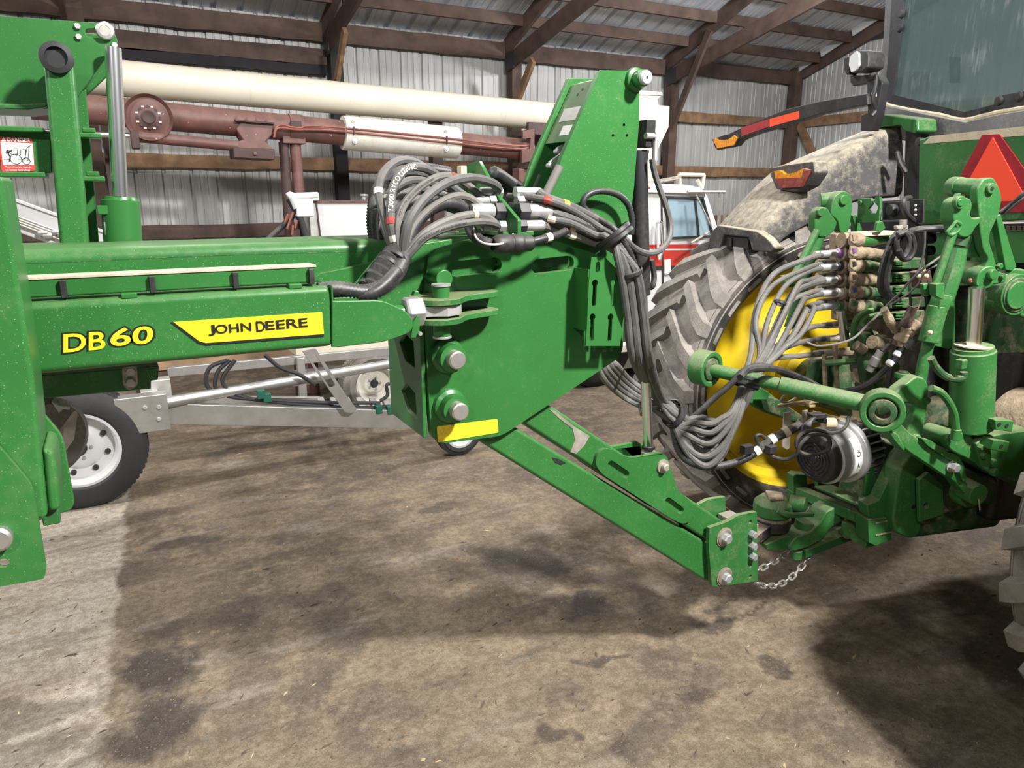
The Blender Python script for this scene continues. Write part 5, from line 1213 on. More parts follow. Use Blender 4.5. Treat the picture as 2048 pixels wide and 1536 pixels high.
# ---- hanging guard and hitch frame
PL('hitch_guard', [(1800, 940), (1826, 905), (1850, 922), (1846, 1000), (1842, 1060), (1832, 1076), (1818, 1078), (1792, 1066), (1786, 1040)], 2.28, .09, GD, .010, rnd=.012)
CL('guard_hole', 1828, 1014, 2.276, .010, .01, 'black', n=12, bevel=0)
lf = 2.33
PL('frame_strut', [(1734, 1010), (1758, 1000), (1800, 912), (1826, 886), (1846, 880), (1800, 985), (1784, 1040), (1784, 1048), (1752, 1042), (1738, 1036)], lf, .06, GD, .006)
PL('frame_corner', [(1736, 1040), (1784, 1034), (1784, 1080), (1752, 1092), (1738, 1086)], lf-.01, .08, GD, .003)
for y in (1042, 1066): PL('corner_seam', [(1752, y+4), (1785, y-3), (1785, y-1), (1752, y+6)], lf-.014, .01, 'mud', 0)
fa0 = (onL(1588, 978, 2.80), onL(1740, 1042, 2.36))
MB().bar(fa0[0], fa0[1], .05, .045).build('frame_rail', GD, tractor, bevel=.003)
MB().bar(onL(1690, 1052, 2.5), onL(1742, 1082, 2.36), .05, .06).build('frame_rail', GD, tractor, bevel=.003)
MB().bar(onL(1590, 1000, 2.82), onL(1640, 1020, 2.7), .05, .05).build('frame_rail', GD, tractor, bevel=.003)
PL('frame_stand', [(1586, 952), (1594, 948), (1614, 950), (1616, 975), (1602, 990), (1588, 990)], 2.76, .05, GD, .004)
PL('stand_foot', [(1586, 985), (1602, 990), (1602, 1005), (1588, 1010)], 2.76, .05, GD, .003)
PL('frame_upright', [(1634, 948), (1648, 948), (1648, 978), (1636, 974)], 2.72, .03, GD, .003)
PL('frame_upright', [(1732, 920), (1742, 912), (1750, 918), (1748, 1000), (1730, 1012)], 2.42, .02, GD, .003)
MB().hexh(onL(1741, 919, 2.42), -L, .012, .014).build('bolt', 'zinc', tractor)
pts = [onZ(1628, 976, .62), onZ(1664, 974, .62), onZ(1736, 1004, .62), onZ(1722, 1016, .62)]
MB().prism(pts, Z*.012).build('generator_plate', GD, tractor, bevel=.003)
MB().hexh(onZ(1722, 1007, .63), Z, .014, .025, washer=.022).build('bolt', 'zinc', tractor)
# ---- rest of the tractor in front of the picture edge
MB().box(TR(4.9, 2.6, 1.0), 3.6, .75, .9, (F, L, Z)).build('chassis', 'green_muddy', tractor, bevel=.05)
MB().box(TR(6.2, 2.6, 1.75), 2.4, .85, .7, (F, L, Z)).build('engine_hood', 'green', tractor, bevel=.08)
MB().box(TR(4.15, 2.6, 3.55), 2.2, 1.75, .18, (F, L, Z)).build('cab_roof', 'green', tractor, bevel=.06)
MB().box(TR(4.15, 2.6, 1.60), 2.0, 1.5, .10, (F, L, Z)).build('cab_floor', 'black', tractor, bevel=.02)
for l_ in (1.85, 3.35): MB().box(TR(5.2, l_, 2.6), .08, .08, 1.9, (F, L, Z)).build('cab_post', 'black', tractor)
for l_ in (1.6, 3.6):
    fw_ = root('front_wheel', TR(6.6, l_, 0), None, None, parent=tractor)
    MB().lathe([(.40, -.18), (.66, -.20), (.70, -.14), (.70, .14), (.66, .20), (.40, .18)], TR(6.6, l_, .70), L, 40, closed=True).build('tyre', 'rubber_dusty', fw_)
    MB().lathe([(.41, -.12), (.38, -.05), (.0, -.02)], TR(6.6, l_, .70), L, 32).build('rim', 'yellow', fw_)
# ---- drawbar with clevis
db = root('drawbar', TR(1.83, 2.58, .4), None, None, parent=tractor)
c = onL(1546, 1012, 2.60)
MB().lathe([(.0, .045), (.055, .045), (.082, .02), (.085, -.01), (.082, -.035), (.0, -.036)], c, Z, 28).build('pin_head', GD, db, bevel=.006)
MB().prism([c+Z*.046+q for q in (V((-.06, -.03, 0)), V((.0, -.055, 0)), V((.05, .0, 0)), V((0, .05, 0)))], Z*.012).build('mud_cake', 'mud', db, bevel=.004)
MB().tube([onL(1580, 1004, 2.57), onL(1612, 1010, 2.52)], .035, 14).build('pin_lock', GD, db, bevel=.006)
MB().tube(spline([onL(*p) for p in ((1556, 1020, 2.5), (1580, 1030, 2.48), (1625, 1028, 2.5))], 5), .012, 10).build('lock_handle', GD, db)
MB().tube(spline([onL(1608, 1066, 2.58), onL(1614, 1040, 2.58)], 4), .05, 16).build('clevis_throat', GD, db, bevel=.006)
dbp = [(1572, 1106), (1588, 1086), (1640, 1082), (1656, 1060), (1676, 1038), (1690, 1022), (1640, 1008), (1624, 1018), (1632, 1034), (1618, 1052), (1590, 1060)]
PL('drawbar_goose', [(1575, 1096), (1590, 1076), (1622, 1062), (1640, 1046), (1652, 1024), (1672, 1014), (1694, 1030), (1684, 1044), (1664, 1056), (1646, 1080), (1616, 1096), (1588, 1104)], 2.52, .10, GD, .010, rnd=.012, parent=db)
PL('clevis_lip', [(1530, 1090), (1566, 1074), (1584, 1072), (1590, 1094), (1564, 1102), (1534, 1100)], 2.54, .12, GD, .006, parent=db)
MB().bar(onL(1600, 1102, 2.56), onL(1694, 1066, 2.62), .07, .04).build('drawbar_beam', GD, db, bevel=.003)
CL('drawbar_bolt', 1594, 1100, 2.55, .024, .04, GD, db, axis=-Z); CL('drawbar_bolt', 1592, 1108, 2.55, .018, .012, 'steel_worn', db, axis=-Z)
CL('drawbar_pin', 1700, 1026, 2.56, .018, .12, 'mud', db, axis=-Z)
# ---- generator bolted on the frame
gen = root('generator', onL(1670, 960, 2.5), None, None, parent=tractor)
ga = onL(1626, 917, 2.50); gd = (F*.97+L*.20+Z*.06).normalized()
MB().lathe([(.085, 0), (.105, .01), (.112, .03), (.112, .06), (.10, .062)], ga, gd, 32).build('fan_cover', 'black', gen, bevel=.003)
mm = MB()
for k in range(5): mm.tube(circle(ga-gd*.002, gd, .02+.016*k, 28)+circle(ga-gd*.002, gd, .02+.016*k, 28)[:1], .0025, 4)
mm.build('fan_grille', 'black_gloss', gen)
MB().lathe([(.115, .045), (.122, .05), (.122, .155), (.127, .157), (.127, .16), (.120, .16)], ga, gd, 40).build('generator_housing', 'alu_cast', gen)
MB().lathe([(.132, .155), (.140, .16), (.140, .185), (.128, .19)], ga, gd, 40).build('end_bell', 'alu_cast', gen, bevel=.003)
gu, gv, _ = basis(gd)
side = -(_fw-gd*_fw.dot(gd)).normalized(); upv = gd.cross(side); upv = upv if upv.z > 0 else -upv
lab_ = MB(); rows = []
for j in range(9):
    a = -1.0+1.55*j/8; n0 = side*math.cos(a)-upv*math.sin(a)*(-1) ; rows.append([ga+gd*.166+n0*.1412, ga+gd*.182+n0*.1412]) if 0 else rows.append([ga+gd*.104+n0*.1232, ga+gd*.150+n0*.1232])
lab_.loft(rows).build('instruction_label', 'decal_white', gen, solid=.001)
q = ga+gd*.127+(side*math.cos(.05)+upv*math.sin(-.05))*.1245
MB().tube(circle(q, side, .010, 16)+circle(q, side, .010, 16)[:1], .0015, 5).build('gear_symbol', 'decal_black', gen)
q2 = ga+gd*.127+(side*math.cos(.42)-upv*math.sin(.42))*.1245
MB().bar(q2-upv*.012, q2+upv*.012, .004, .004).build('bolt_symbol', 'decal_black', gen)
for k in range(26):
    a = 2*math.pi*k/26; n0 = gu*math.cos(a)+gv*math.sin(a); tn = gd.cross(n0)
    m = MB(); p = ga+gd*.188
    m.add([p+n0*.10-tn*.003, p+n0*.140-tn*.003, p+n0*.138+gd*.085-tn*.003, p+n0*.06+gd*.085-tn*.003, p+n0*.10+tn*.003, p+n0*.140+tn*.003, p+n0*.138+gd*.085+tn*.003, p+n0*.06+gd*.085+tn*.003], [(0, 1, 2, 3), (7, 6, 5, 4), (0, 4, 5, 1), (1, 5, 6, 2), (2, 6, 7, 3), (3, 7, 4, 0)])
    m.build('cooling_fin', 'alu_cast', gen)
MB().lathe([(.0, .19), (.10, .19), (.095, .27), (.12, .275), (.12, .28), (0, .28)], ga, gd, 28).build('fin_core', 'black', gen)
MB().cyl(onL(1690, 952, 2.45), onL(1698, 949, 2.5), .014, n=14).build('mount_lug', 'alu_cast', gen)
for pts in ([(1698, 833, 2.4), (1690, 855, 2.35), (1665, 866, 2.33), (1630, 860, 2.33), (1602, 868, 2.33), (1592, 888, 2.33), (1602, 905, 2.33), (1630, 910, 2.32), (1655, 900, 2.32), (1660, 882, 2.32), (1648, 870, 2.32), (1620, 872, 2.32), (1600, 890, 2.32), (1592, 908, 2.33), (1570, 919, 2.36), (1540, 910, 2.4), (1518, 890, 2.42), (1512, 874, 2.42), (1520, 870, 2.42), (1530, 876, 2.42)],):
    TB('generator_cable', pts, .0075, 'hose_dark', gen, sm=5)
for k in range(5):
    TB('generator_wire', [(1604+k*3, 872-k*2, 2.36), (1610+k*3, 850-k*2, 2.38), (1630+k*3, 842-k*3, 2.4), (1655, 842+k*2, 2.42)], .009, 'black', gen)
MB().tube([onL(1668, 846, 2.42), onL(1648, 846, 2.42)], .022, 14).build('wire_boot', 'tape_tan', gen); PL('wire_block', [(1624, 830), (1652, 828), (1656, 836), (1628, 840)], 2.38, .04, 'black', .003, parent=gen)
# tool box lids and driftwood-like trash on the frame
PL('strap_iron', [(1568, 826), (1582, 824), (1580, 896), (1574, 900), (1565, 894)], 2.62, .008, 'steel_worn', .002)
PL('strap_iron', [(1606, 822), (1616, 820), (1612, 850), (1604, 850)], 2.62, .008, 'steel_worn', .002)
MB().tube(circle(onL(1578, 795, 2.55), (L+Z*.8), .035, 18)+circle(onL(1578, 795, 2.55), (L+Z*.8), .035, 18)[:1], .005, 6).build('ring_pin', 'steel', tractor)
for a, b, r_ in (((1556, 812), (1640, 800), .012), ((1626, 824), (1735, 850), .008), ((1680, 835), (1735, 840), .012), ((1600, 806), (1625, 812), .01)):
    MB().bar(onL(*a, 2.6), onL(*b, 2.5), r_*2.5, r_).build('crop_stubble', 'straw', tractor)
PL('frame_arm', [(1500, 780), (1520, 770), (1575, 815), (1572, 840), (1530, 826), (1498, 806)], 2.75, .08, GD, .01)
PL('frame_arm', [(1528, 790), (1560, 800), (1610, 835), (1600, 850), (1540, 826)], 2.68, .05, 'green_muddy', .008)
PL('frame_bracket', [(1500, 765), (1540, 785), (1536, 800), (1500, 800)], 2.62, .06, GD, .004)
PL('chassis_plate', [(1630, 720), (1700, 705), (1712, 800), (1650, 815), (1620, 780)], 2.85, .06, 'green_muddy', .02)
for a, b in (((1610, 770), (1612, 800)), ((1648, 710), (1652, 800)), ((1670, 690), (1676, 800))): MB().cyl(onL(*a, 2.66), onL(*b, 2.66), .010, n=8).build('linkage_rod', 'mud', tractor)
TB('linkage_bar', [(1650, 726, 2.65), (1680, 724, 2.62), (1715, 722, 2.6)], .014, GD)
MB().cyl(onL(1712, 690, 2.5), onL(1728, 700, 2.5), .02, n=12).build('ring_bolt', 'mud', tractor)

# ================================================================ THINGS BEHIND THE TONGUE
# ---- cream unloading auger with its hood
YC = 7.4
aug = root('unloading_auger', V((2.5, YC, 0)), 'long cream auger tube with a hopper hood at its right end', 'auger')
a0, a1 = onY(120, 146, YC), onY(1130, 236, YC)
MB().cyl(a0, a1, .148, n=36).build('auger_tube', 'cream', aug)
for t in (.30, .83): 
    c = a0+(a1-a0)*t; MB().cyl(c, c+(a1-a0).normalized()*.012, .150, n=36).build('tube_seam', 'cream', aug)
hd_ = polyY([(1180, 170), (1322, 184), (1324, 192), (1316, 198), (1318, 210), (1340, 212), (1338, 254), (1316, 300), (1312, 350), (1308, 400), (1190, 398), (1180, 330)], YC-.2)
MB().prism(hd_, (0, .5, 0)).build('auger_hood', 'cream', aug, bevel=.012)
MB().prism(polyY([(1178, 178), (1324, 184), (1326, 191), (1178, 186)], YC-.22), (0, .54, 0)).build('hood_rim', 'cream', aug, bevel=.006)
MB().box(((a0.x+a1.x)/2+.9, YC+.1, a1.z/2+.1), .12, .12, a1.z).build('auger_leg', 'maroon_dark', aug); MB().box((a0.x+.3, YC+.1, a0.z/2), .12, .12, a0.z-.1).build('auger_leg', 'maroon_dark', aug)
MB().box((onY(1240, 390, YC).x, YC+.1, onY(1240, 396, YC).z/2), .4, .4, onY(1240, 396, YC).z).build('boot_column', 'maroon_dark', aug)
# ---- maroon folding auger
YM = 6.95
fa_ = root('folding_auger', V((2.2, YM, 0)), 'maroon folding auger with round pulley, white sleeve and copper oil lines', 'auger')
def my(px, py, d=0): return onY(px, py, YM+d)
t0, t1 = my(60, 208), my(1060, 300)
ax = (t1-t0).normalized()
def along(px): 
    t = (px-60)/1000; lo, hi = 0., 1.
    for _ in range(40):
        m_ = (lo+hi)/2
        if proj(t0+(t1-t0)*m_)[0] < px: lo = m_
        else: hi = m_
    return t0+(t1-t0)*lo
MB().cyl(t0, along(690), .112, n=32).build('auger_tube', 'maroon', fa_)
MB().cyl(along(905), t1, .105, n=32).build('auger_tube', 'maroon', fa_)
MB().lathe([(.10, 0), (.150, .004), (.152, .02), (.152, (along(913)-along(684)).length-.02), (.148, (along(913)-along(684)).length), (.10, (along(913)-along(684)).length)], along(684), ax, 40).build('white_sleeve', 'white_dirty', fa_, label='white painted sleeve around the tube')
for px, py in ((708, 240), (710, 282), (893, 260), (893, 298)): MB().hexh(my(px, py, -.15), -Y, .014, .012, washer=.022).build('sleeve_bolt', 'white', fa_)
pc_ = my(297, 235, -.14)
pu = MB().lathe([(.05, -.02), (.06, -.02), (.10, .01), (.155, .02), (.178, -.02), (.182, .0), (.182, .05), (.0, .06)], pc_, Y, 48).build('pulley', 'maroon', fa_, label='round maroon pulley with eight holes')
MB().lathe([(.055, .02), (.055, -.03), (.045, -.035), (.03, -.03), (0, -.03)], pc_, Y, 28).build('pulley_hub', 'maroon_dark', pu)
for k in range(8):
    a = 2*math.pi*k/8; q = pc_+(X*math.cos(a)+Z*math.sin(a))*.08; MB().cyl(q-Y*.012, q+Y*.004, .013, n=12).build('pulley_hole', 'black', pu)
    q2 = pc_+(X*math.cos(a+.4)+Z*math.sin(a+.4))*.088; MB().box(q2-Y*.006, .02, .006, .012).build('paint_chip', 'white_dirty', pu)
MB().cyl(my(275, 273, -.1), my(475, 292, -.1), .045, n=24).build('fold_cylinder', 'maroon', fa_)
MB().cyl(my(60, 262, -.1), my(280, 273, -.1), .022, n=16).build('fold_rod', 'chrome', fa_)
MB().box(my(270, 280, -.1), .06, .12, .14).build('rod_bracket', 'maroon_dark', fa_, bevel=.008)
MB().prism(polyY([(255, 205), (326, 198), (330, 215), (330, 262), (300, 268), (262, 262)], YM-.10), (0, .2, 0)).build('fold_yoke', 'maroon', fa_, bevel=.01)
MB().prism(polyY([(472, 258), (484, 240), (548, 244), (546, 268), (532, 284), (548, 300), (548, 318), (468, 314), (466, 285), (486, 280)], YM-.13), (0, .22, 0)).build('joint_housing', 'maroon', fa_, bevel=.012)
MB().prism(polyY([(466, 294), (550, 298), (550, 320), (468, 316)], YM-.16), (0, .25, 0)).build('joint_pan', 'maroon_dark', fa_, bevel=.01)
MB().bar(my(470, 241, -.15), my(548, 247, -.15), .05, .012).build('joint_flange', 'maroon_dark', fa_)
for k in range(4): MB().hexh(my(474+k*20, 240+k*1.6, -.16), Z, .012, .03).build('flange_bolt', 'maroon', fa_)
MB().cyl(along(590)-ax*.06, along(590)+ax*.06, .122, n=32).build('post_clamp', 'maroon', fa_); MB().box(my(592, 248, -.14), .09, .03, .05).build('clamp_ear', 'maroon_dark', fa_)
MB().box(my(510, 307, -.17), .03, .03, .03).build('pan_bolt', 'maroon', fa_, bevel=.008)
b0 = my(590, 285); MB().cyl(b0, V((b0.x+.02, b0.y, .0)), .05, n=20).build('support_post', 'maroon', fa_); MB().cyl(b0-X*.10, V((b0.x-.12, b0.y, .0)), .045, n=20).build('support_post', 'maroon_dark', fa_)
MB().box(my(585, 279), .2, .16, .08).build('post_saddle', 'maroon', fa_, bevel=.008)
for k, ys_ in enumerate((0, 7)):
    pp_ = [(548, 268+ys_), (553, 254+ys_*.6), (566, 250+ys_*.8), (582, 254+ys_*.6), (602, 256+ys_*.5), (618, 252+ys_), (690, 256+ys_), (900, 277+ys_*1.2), (1000, 289+ys_*.9), (1060, 292+ys_)]
    MB().tube(spline([my(x, y, -.165) for x, y in pp_], 4), .009, 8).build('oil_line', 'copper', fa_)
for x, y in ((708, 261), (894, 280)): MB().box(my(x, y, -.17), .012, .02, .07).build('line_clip', 'maroon_dark', fa_)
# end box with the drive coupling
MB().prism(polyY([(1046, 262), (1070, 257), (1068, 322), (1044, 326), (1044, 300), (1060, 298), (1062, 276), (1046, 278)], YM-.2), (0, .03, 0)).build('box_flange', 'maroon', fa_, bevel=.004)
MB().prism(polyY([(1070, 257), (1130, 268), (1130, 278), (1070, 268)], YM-.2), (0, .4, 0)).build('box_top', 'maroon_dark', fa_)
MB().box(my(1095, 295, .15), .5, .05, .5).build('box_back', 'maroon_dark', fa_)
MB().prism(polyY([(1068, 322), (1130, 330), (1110, 345), (1060, 335)], YM-.15), (0, .3, 0)).build('box_floor', 'maroon', fa_)
for x, y in ((1078, 290), (1090, 285), (1085, 300), (1094, 296)): MB().cyl(my(x, y, -.1), my(x+10, y+4, -.1), .02, n=8).build('drive_coupling', 'maroon_dark', fa_)
MB().prism(polyY([(1038, 336), (1056, 340), (1075, 372), (1062, 400), (1044, 366), (1038, 360)], YM-.1), (0, .15, 0)).build('lower_arm', 'maroon', fa_, bevel=.01)
MB().box((my(1055, 350).x, YM, my(1055, 360).z/2), .16, .16, my(1055, 360).z).build('support_post', 'maroon_dark', fa_)
# ---- white fuel tank with its pump
YT = 6.2
tank = root('fuel_tank', V((1.7, YT+.3, .8)), 'white square fuel tank with rusty top edge behind the green beam', 'tank')
def ty_(px, py, d=0): return onY(px, py, YT+d)
pa_, pb_ = ty_(632, 405), ty_(748, 399)
ZD = .805
MB().box(((pa_.x+pb_.x)/2, YT+.24, (pa_.z+ZD)/2), pb_.x-pa_.x, .48, pa_.z-ZD).build('tank_body', 'white', tank, bevel=.006)
MB().bar(V((pa_.x-.02, YT-.002, pa_.z+.005)), V((pb_.x+.02, YT-.002, pa_.z+.005)), .02, .02).build('tank_rim', 'maroon', tank)
MB().bar(V((pa_.x, YT-.004, pa_.z)), V((pa_.x+.06, YT-.004, .8)), .012, .016, up=Y).build('tank_seam', 'maroon_dark', tank)
MB().box((pa_.x-.03, YT+.2, (pa_.z+ZD)/2-.01), .06, .4, pa_.z-ZD).build('tank_side', 'galv', tank)
MB().cyl(ty_(728, 399, .1), ty_(728, 390, .1), .02, n=12).cyl(ty_(728, 392, .1), ty_(728, 388, .1), .035, n=16).build('filler_cap', 'steel', tank)
MB().box(ty_(740, 407, -.004), .03, .004, .05).build('warning_sticker', 'decal_yellow', tank)
pm = root('pump', ty_(605, 430), None, None, parent=tank)
MB().box(ty_(606, 416, -.05), .14, .16, .14).build('pump_filter', 'white', pm, bevel=.012)
MB().cyl(ty_(580, 393, -.05), ty_(634, 391, -.05), .028, n=18).build('pump_manifold', 'white', pm); MB().box(ty_(629, 393, -.03), .06, .08, .07).build('pump_head', 'white', pm, bevel=.012)
MB().tube(spline([ty_(x, y, -.1) for x, y in ((576, 394), (582, 391), (588, 402), (594, 416))], 5), .03, 14).build('nozzle_spout', 'white', pm)
MB().tube([ty_(592, 412, -.1), ty_(612, 470, -.1), ty_(622, 540, -.1)], .026, 12).build('pump_hose', 'rubber', pm); MB().tube([ty_(577, 398, -.05), ty_(595, 430, -.05), ty_(610, 500, -.05)], .022, 12).build('pump_hose', 'rubber', pm)
MB().tube([ty_(592, 425, -.02), ty_(565, 452, -.02), ty_(530, 485, -.02)], .024, 12).build('fill_pipe', 'hose_dark', pm)
for a, b in (((576, 428), (570, 444)), ((586, 424), (574, 458)), ((594, 440), (590, 456)), ((586, 450), (584, 470))): MB().tube([ty_(*a, -.12), ty_(*b, -.12)], .010, 8).build('valve_handle', 'copper', pm)
MB().prism(polyY([(580, 462), (600, 458), (600, 495), (584, 495)], YT-.08), (0, .05, 0)).build('pump_bracket', 'maroon_dark', pm)
# ---- white conveyor lying at a slant at the far left
YV = 4.4
cv = root('conveyor', onZ(150, 900, 0)*0+V((-.2, YV, 0)), 'white slanted conveyor trough behind the green mast post', 'conveyor')
MB().prism(polyY([(-60, 368), (300, 497), (300, 560), (-60, 430)], YV), (0, .25, 0)).build('conveyor_trough', 'white', cv, bevel=.006)
MB().prism(polyY([(-60, 366), (300, 495), (300, 499), (-60, 371)], YV-.012), (0, .02, 0)).build('trough_lip', 'white', cv)
for k in range(4): MB().tube([onY(-60, 398+k*5, YV-.02), onY(130, 468+k*5, YV-.02), onY(300, 531+k*5, YV-.02)], .006, 6).build('conveyor_line', 'steel', cv)
for x, y in ((76, 466), (86, 471), (105, 465), (114, 468)): MB().hexh(onY(x, y, YV-.03), X, .014, .04).build('line_fitting', 'zinc', cv)
MB().box(onY(20, 418, YV-.005), .03, .01, .028).build('trough_hole', 'black', cv)
q = onY(-80, 420, YV+.12); MB().box((q.x-.1, q.y, q.z/2), .08, .08, q.z).build('conveyor_leg', 'aluminium', cv)
# ---- aluminium trailer frame with a white-rimmed wheel
def road_wheel(name, c, axis, R_, w_, rr, par, rim='white', tyre='rubber', holes=8, lug=0):
    rt = root(name, c-Z*R_, None, None, parent=par)
    MB().lathe([(rr, -w_*.42), (rr+.02, -w_*.5), (rr+(R_-rr)*.6, -w_*.52), (R_-.02, -w_*.42), (R_, -w_*.36), (R_, w_*.36), (R_-.02, w_*.42), (rr+(R_-rr)*.6, w_*.52), (rr, w_*.42)], c, axis, 56, closed=True).build('tyre', tyre, rt)
    MB().lathe([(rr+.006, -w_*.45), (rr-.01, -w_*.46), (rr-.022, -w_*.36), (rr-.035, -w_*.12), (rr*.62, -w_*.05), (rr*.5, -w_*.16), (rr*.36, -w_*.18), (.0, -w_*.10)], c, axis, 48, caps=False).build('rim', rim, rt)
    u, v, d = basis(axis)
    for k in range(holes):
        a = 2*math.pi*k/holes+.3; q = c+d*(-w_*.10)+(u*math.cos(a)+v*math.sin(a))*rr*.70; MB().cyl(q-d*.012, q+d*.004, rr*.075, n=10).build('rim_hole', 'black', rt)
    for k in range(5):
        a = 2*math.pi*k/5; q = c+d*(-w_*.17)+(u*math.cos(a)+v*math.sin(a))*rr*.3; MB().hexh(q, -d, .011, .014).build('wheel_nut', 'zinc', rt)
    MB().lathe([(rr*.2, -w_*.15), (rr*.2, -w_*.22), (rr*.15, -w_*.26), (0, -w_*.26)], c, axis, 20).build('hub_cap', 'black', rt)
    m = MB(); nb = 64
    for k in range(nb):
        a = 2*math.pi*k/nb; q = c+(u*math.cos(a)+v*math.sin(a))*(R_+.001); tg = -u*math.sin(a)+v*math.cos(a)
        for s_ in (-.27, -.09, .09, .27): m.box(q+d*w_*s_+tg*(.006 if s_ > 0 else -.006), .018, w_*.13, .012, (tg, d, tg.cross(d)))
    m.build('tread_blocks', tyre, rt, kind='stuff')
    return rt
YR = 5.05
trl = root('trailer', V((1.2, YR, 0)), 'bare aluminium trailer frame on a white-rimmed wheel under the tongue', 'trailer')
c = onY(158, 893, YR); R_ = c.z
road_wheel('trailer_wheel', V((c.x, YR, R_)), Y, R_, .22, R_*.60, trl)
def al(px0, py0, px1, py1, w_, h_, nm, y0=YR, y1=None, mat='aluminium'):
    return MB().bar(onY(px0, py0, y0), onY(px1, py1, YR if y1 is None else y1), w_, h_).build(nm, mat, trl, bevel=.004)
MB().box(onY(285, 826, YR-.05), .30, .10, .24).build('corner_bracket', 'aluminium', trl, bevel=.006)
for x, y in ((318, 814), (318, 838), (290, 815)): MB().hexh(onY(x, y, YR-.1), -Y, .014, .014).build('bolt', 'zinc', trl)
MB().box(onY(300, 797, YR+.05), .10, .1, .12).build('corner_post', 'galv', trl, bevel=.004); MB().box(onY(322, 780, YR+.1), .12, .1, .16).build('hinge_block', 'galv', trl, bevel=.006)
MB().cyl(onY(325, 806, YR-.05), onY(816, 722, YR+.3), .036, n=24).build('brace_tube', 'aluminium', trl)
al(335, 826, 830, 838, .06, .14, 'side_rail'); al(335, 806, 640, 806, .06, .10, 'side_rail', YR+.5, YR+.5); al(335, 744, 800, 700, .05, .07, 'upper_rail', YR+.8, YR+.75)
MB().prism(polyY([(606, 704), (632, 698), (692, 790), (714, 818), (704, 826), (690, 824)], YR-.1), (0, .03, 0), [capsule(onY(628, 716, YR-.1), onY(664, 770, YR-.1), .022, -Y)]).build('stay', 'aluminium', trl)
al(600, 715, 606, 795, .05, .06, 'post_tube', YR+.7, YR+.7)
for k in range(6):
    x = 640+k*26; al(x, 800, x+12, 826, .05, .05, 'cross_bar', YR+.35, YR+.05)
for pts in ([(455, 720), (420, 735), (412, 765), (425, 785)], [(460, 720), (435, 745), (433, 780), (470, 795), (540, 800), (640, 805), (760, 806)], [(470, 720), (445, 760), (470, 788), (540, 803), (700, 815), (790, 812)], [(530, 710), (560, 735), (600, 750), (630, 770)], [(760, 802), (775, 790), (775, 768), (815, 776)], [(740, 830), (780, 842), (825, 844)]):
    MB().tube(spline([onY(x, y, YR+.02) for x, y in pts], 5), .014, 8).build('air_hose', 'rubber', trl)
for x, y in ((522, 788), (534, 795), (757, 818), (780, 819)): MB().box(onY(x, y, YR-.02), .05, .05, .06).build('hose_clamp', 'teal', trl, bevel=.004)
# ---- cream wagon with a worn dark tyre
YG = 6.15
wg = root('gravity_wagon', V((3.2, YG+.4, 0)), 'cream wagon box low behind the hitch plate on a worn grey tyre', 'wagon')
q0, q1 = onY(590, 712, YG+.1), onY(1000, 690, YG+.1)
MB().box(((q0.x+q1.x)/2, YG+.33, .68), q1.x-q0.x, .56, .24).build('wagon_box', 'cream', wg, bevel=.01)
wc_ = onY(742, 762, YG); Rg = wc_.z
road_wheel('wagon_wheel', V((wc_.x, YG-.05, Rg)), Y, Rg, .24, Rg*.62, wg, rim='white_dirty', tyre='rubber_dusty', holes=0)
road_wheel('wagon_wheel', V((wc_.x+1.5, YG-.05, Rg)), Y, Rg, .24, Rg*.62, wg, rim='white_dirty', tyre='rubber_dusty', holes=0)
MB().bar(V((q0.x, YG+.35, Rg+.02)), V((q1.x, YG+.35, Rg+.02)), .12, .12).build('wagon_beam', 'galv', wg)
# small white jockey wheel of the trailer
gw = onZ(918, 908, 0); wr = .17
road_wheel('jockey_wheel', gw+Z*(wr+.012), Y, wr, .10, wr*.66, trl, holes=0)
MB().bar(gw+Z*(wr+.012)+Y*.06, gw+Z*.42+Y*.12, .05, .05, up=X).build('wheel_stem', 'galv', trl)
MB().bar(gw+Z*.40+Y*.12, onY(800, 838, YR+.1), .06, .08).build('tongue_rail', 'aluminium', trl)
# ---- red and white truck
YK = 5.9
tk = root('truck', V((7.0, YK+.7, 0)), 'old white truck cab with red stripe and roof rack near the corner', 'truck')
def ky(pts, d=0): return polyY(pts, YK+d)
cabo = [(1240, 372), (1300, 366), (1380, 370), (1404, 376), (1416, 392), (1444, 478), (1520, 500), (1520, 700), (1240, 740)]
win_ = [(1332, 394), (1388, 393), (1404, 398), (1424, 470), (1336, 474)]
tb_ = MB().prism(ky(cabo), (0, 1.2, 0)).build('cab_body', 'white', tk, bevel=.02, seg=3)
MB().prism(ky(win_, -.006), (0, .01, 0)).build('door_window', 'truck_glass', tk); MB().prism(ky([(1388, 393), (1392, 393), (1400, 472), (1396, 473)], -.012), (0, .012, 0)).build('window_divider', 'black', tk)
for a, b in (((1332, 394), (1404, 396)), ((1404, 396), (1426, 472)), ((1426, 472), (1336, 476)), ((1336, 476), (1332, 394))): MB().bar(onY(*a, YK-.008), onY(*b, YK-.008), .02, .03, up=Y).build('window_rubber', 'black', tk)
MB().prism(ky([(1240, 494), (1440, 488), (1520, 486), (1520, 500), (1240, 535)], -.006), (0, .008, 0)).build('red_stripe', 'truck_red', tk); MB().prism(ky([(1240, 490), (1436, 488), (1436, 536), (1240, 540)], -.007), (0, .008, 0)).build('red_stripe', 'truck_red', tk)
MB().prism(ky([(1240, 498), (1440, 497), (1440, 500), (1240, 501)], -.009), (0, .004, 0)).build('pin_stripe', 'white', tk); MB().prism(ky([(1240, 533), (1440, 530), (1440, 538), (1240, 541)], -.010), (0, .004, 0)).build('black_stripe', 'black', tk)
MB().prism(ky([(1322, 384), (1325, 384), (1328, 600), (1325, 600)], -.008), (0, .01, 0)).build('door_gap', 'black', tk)
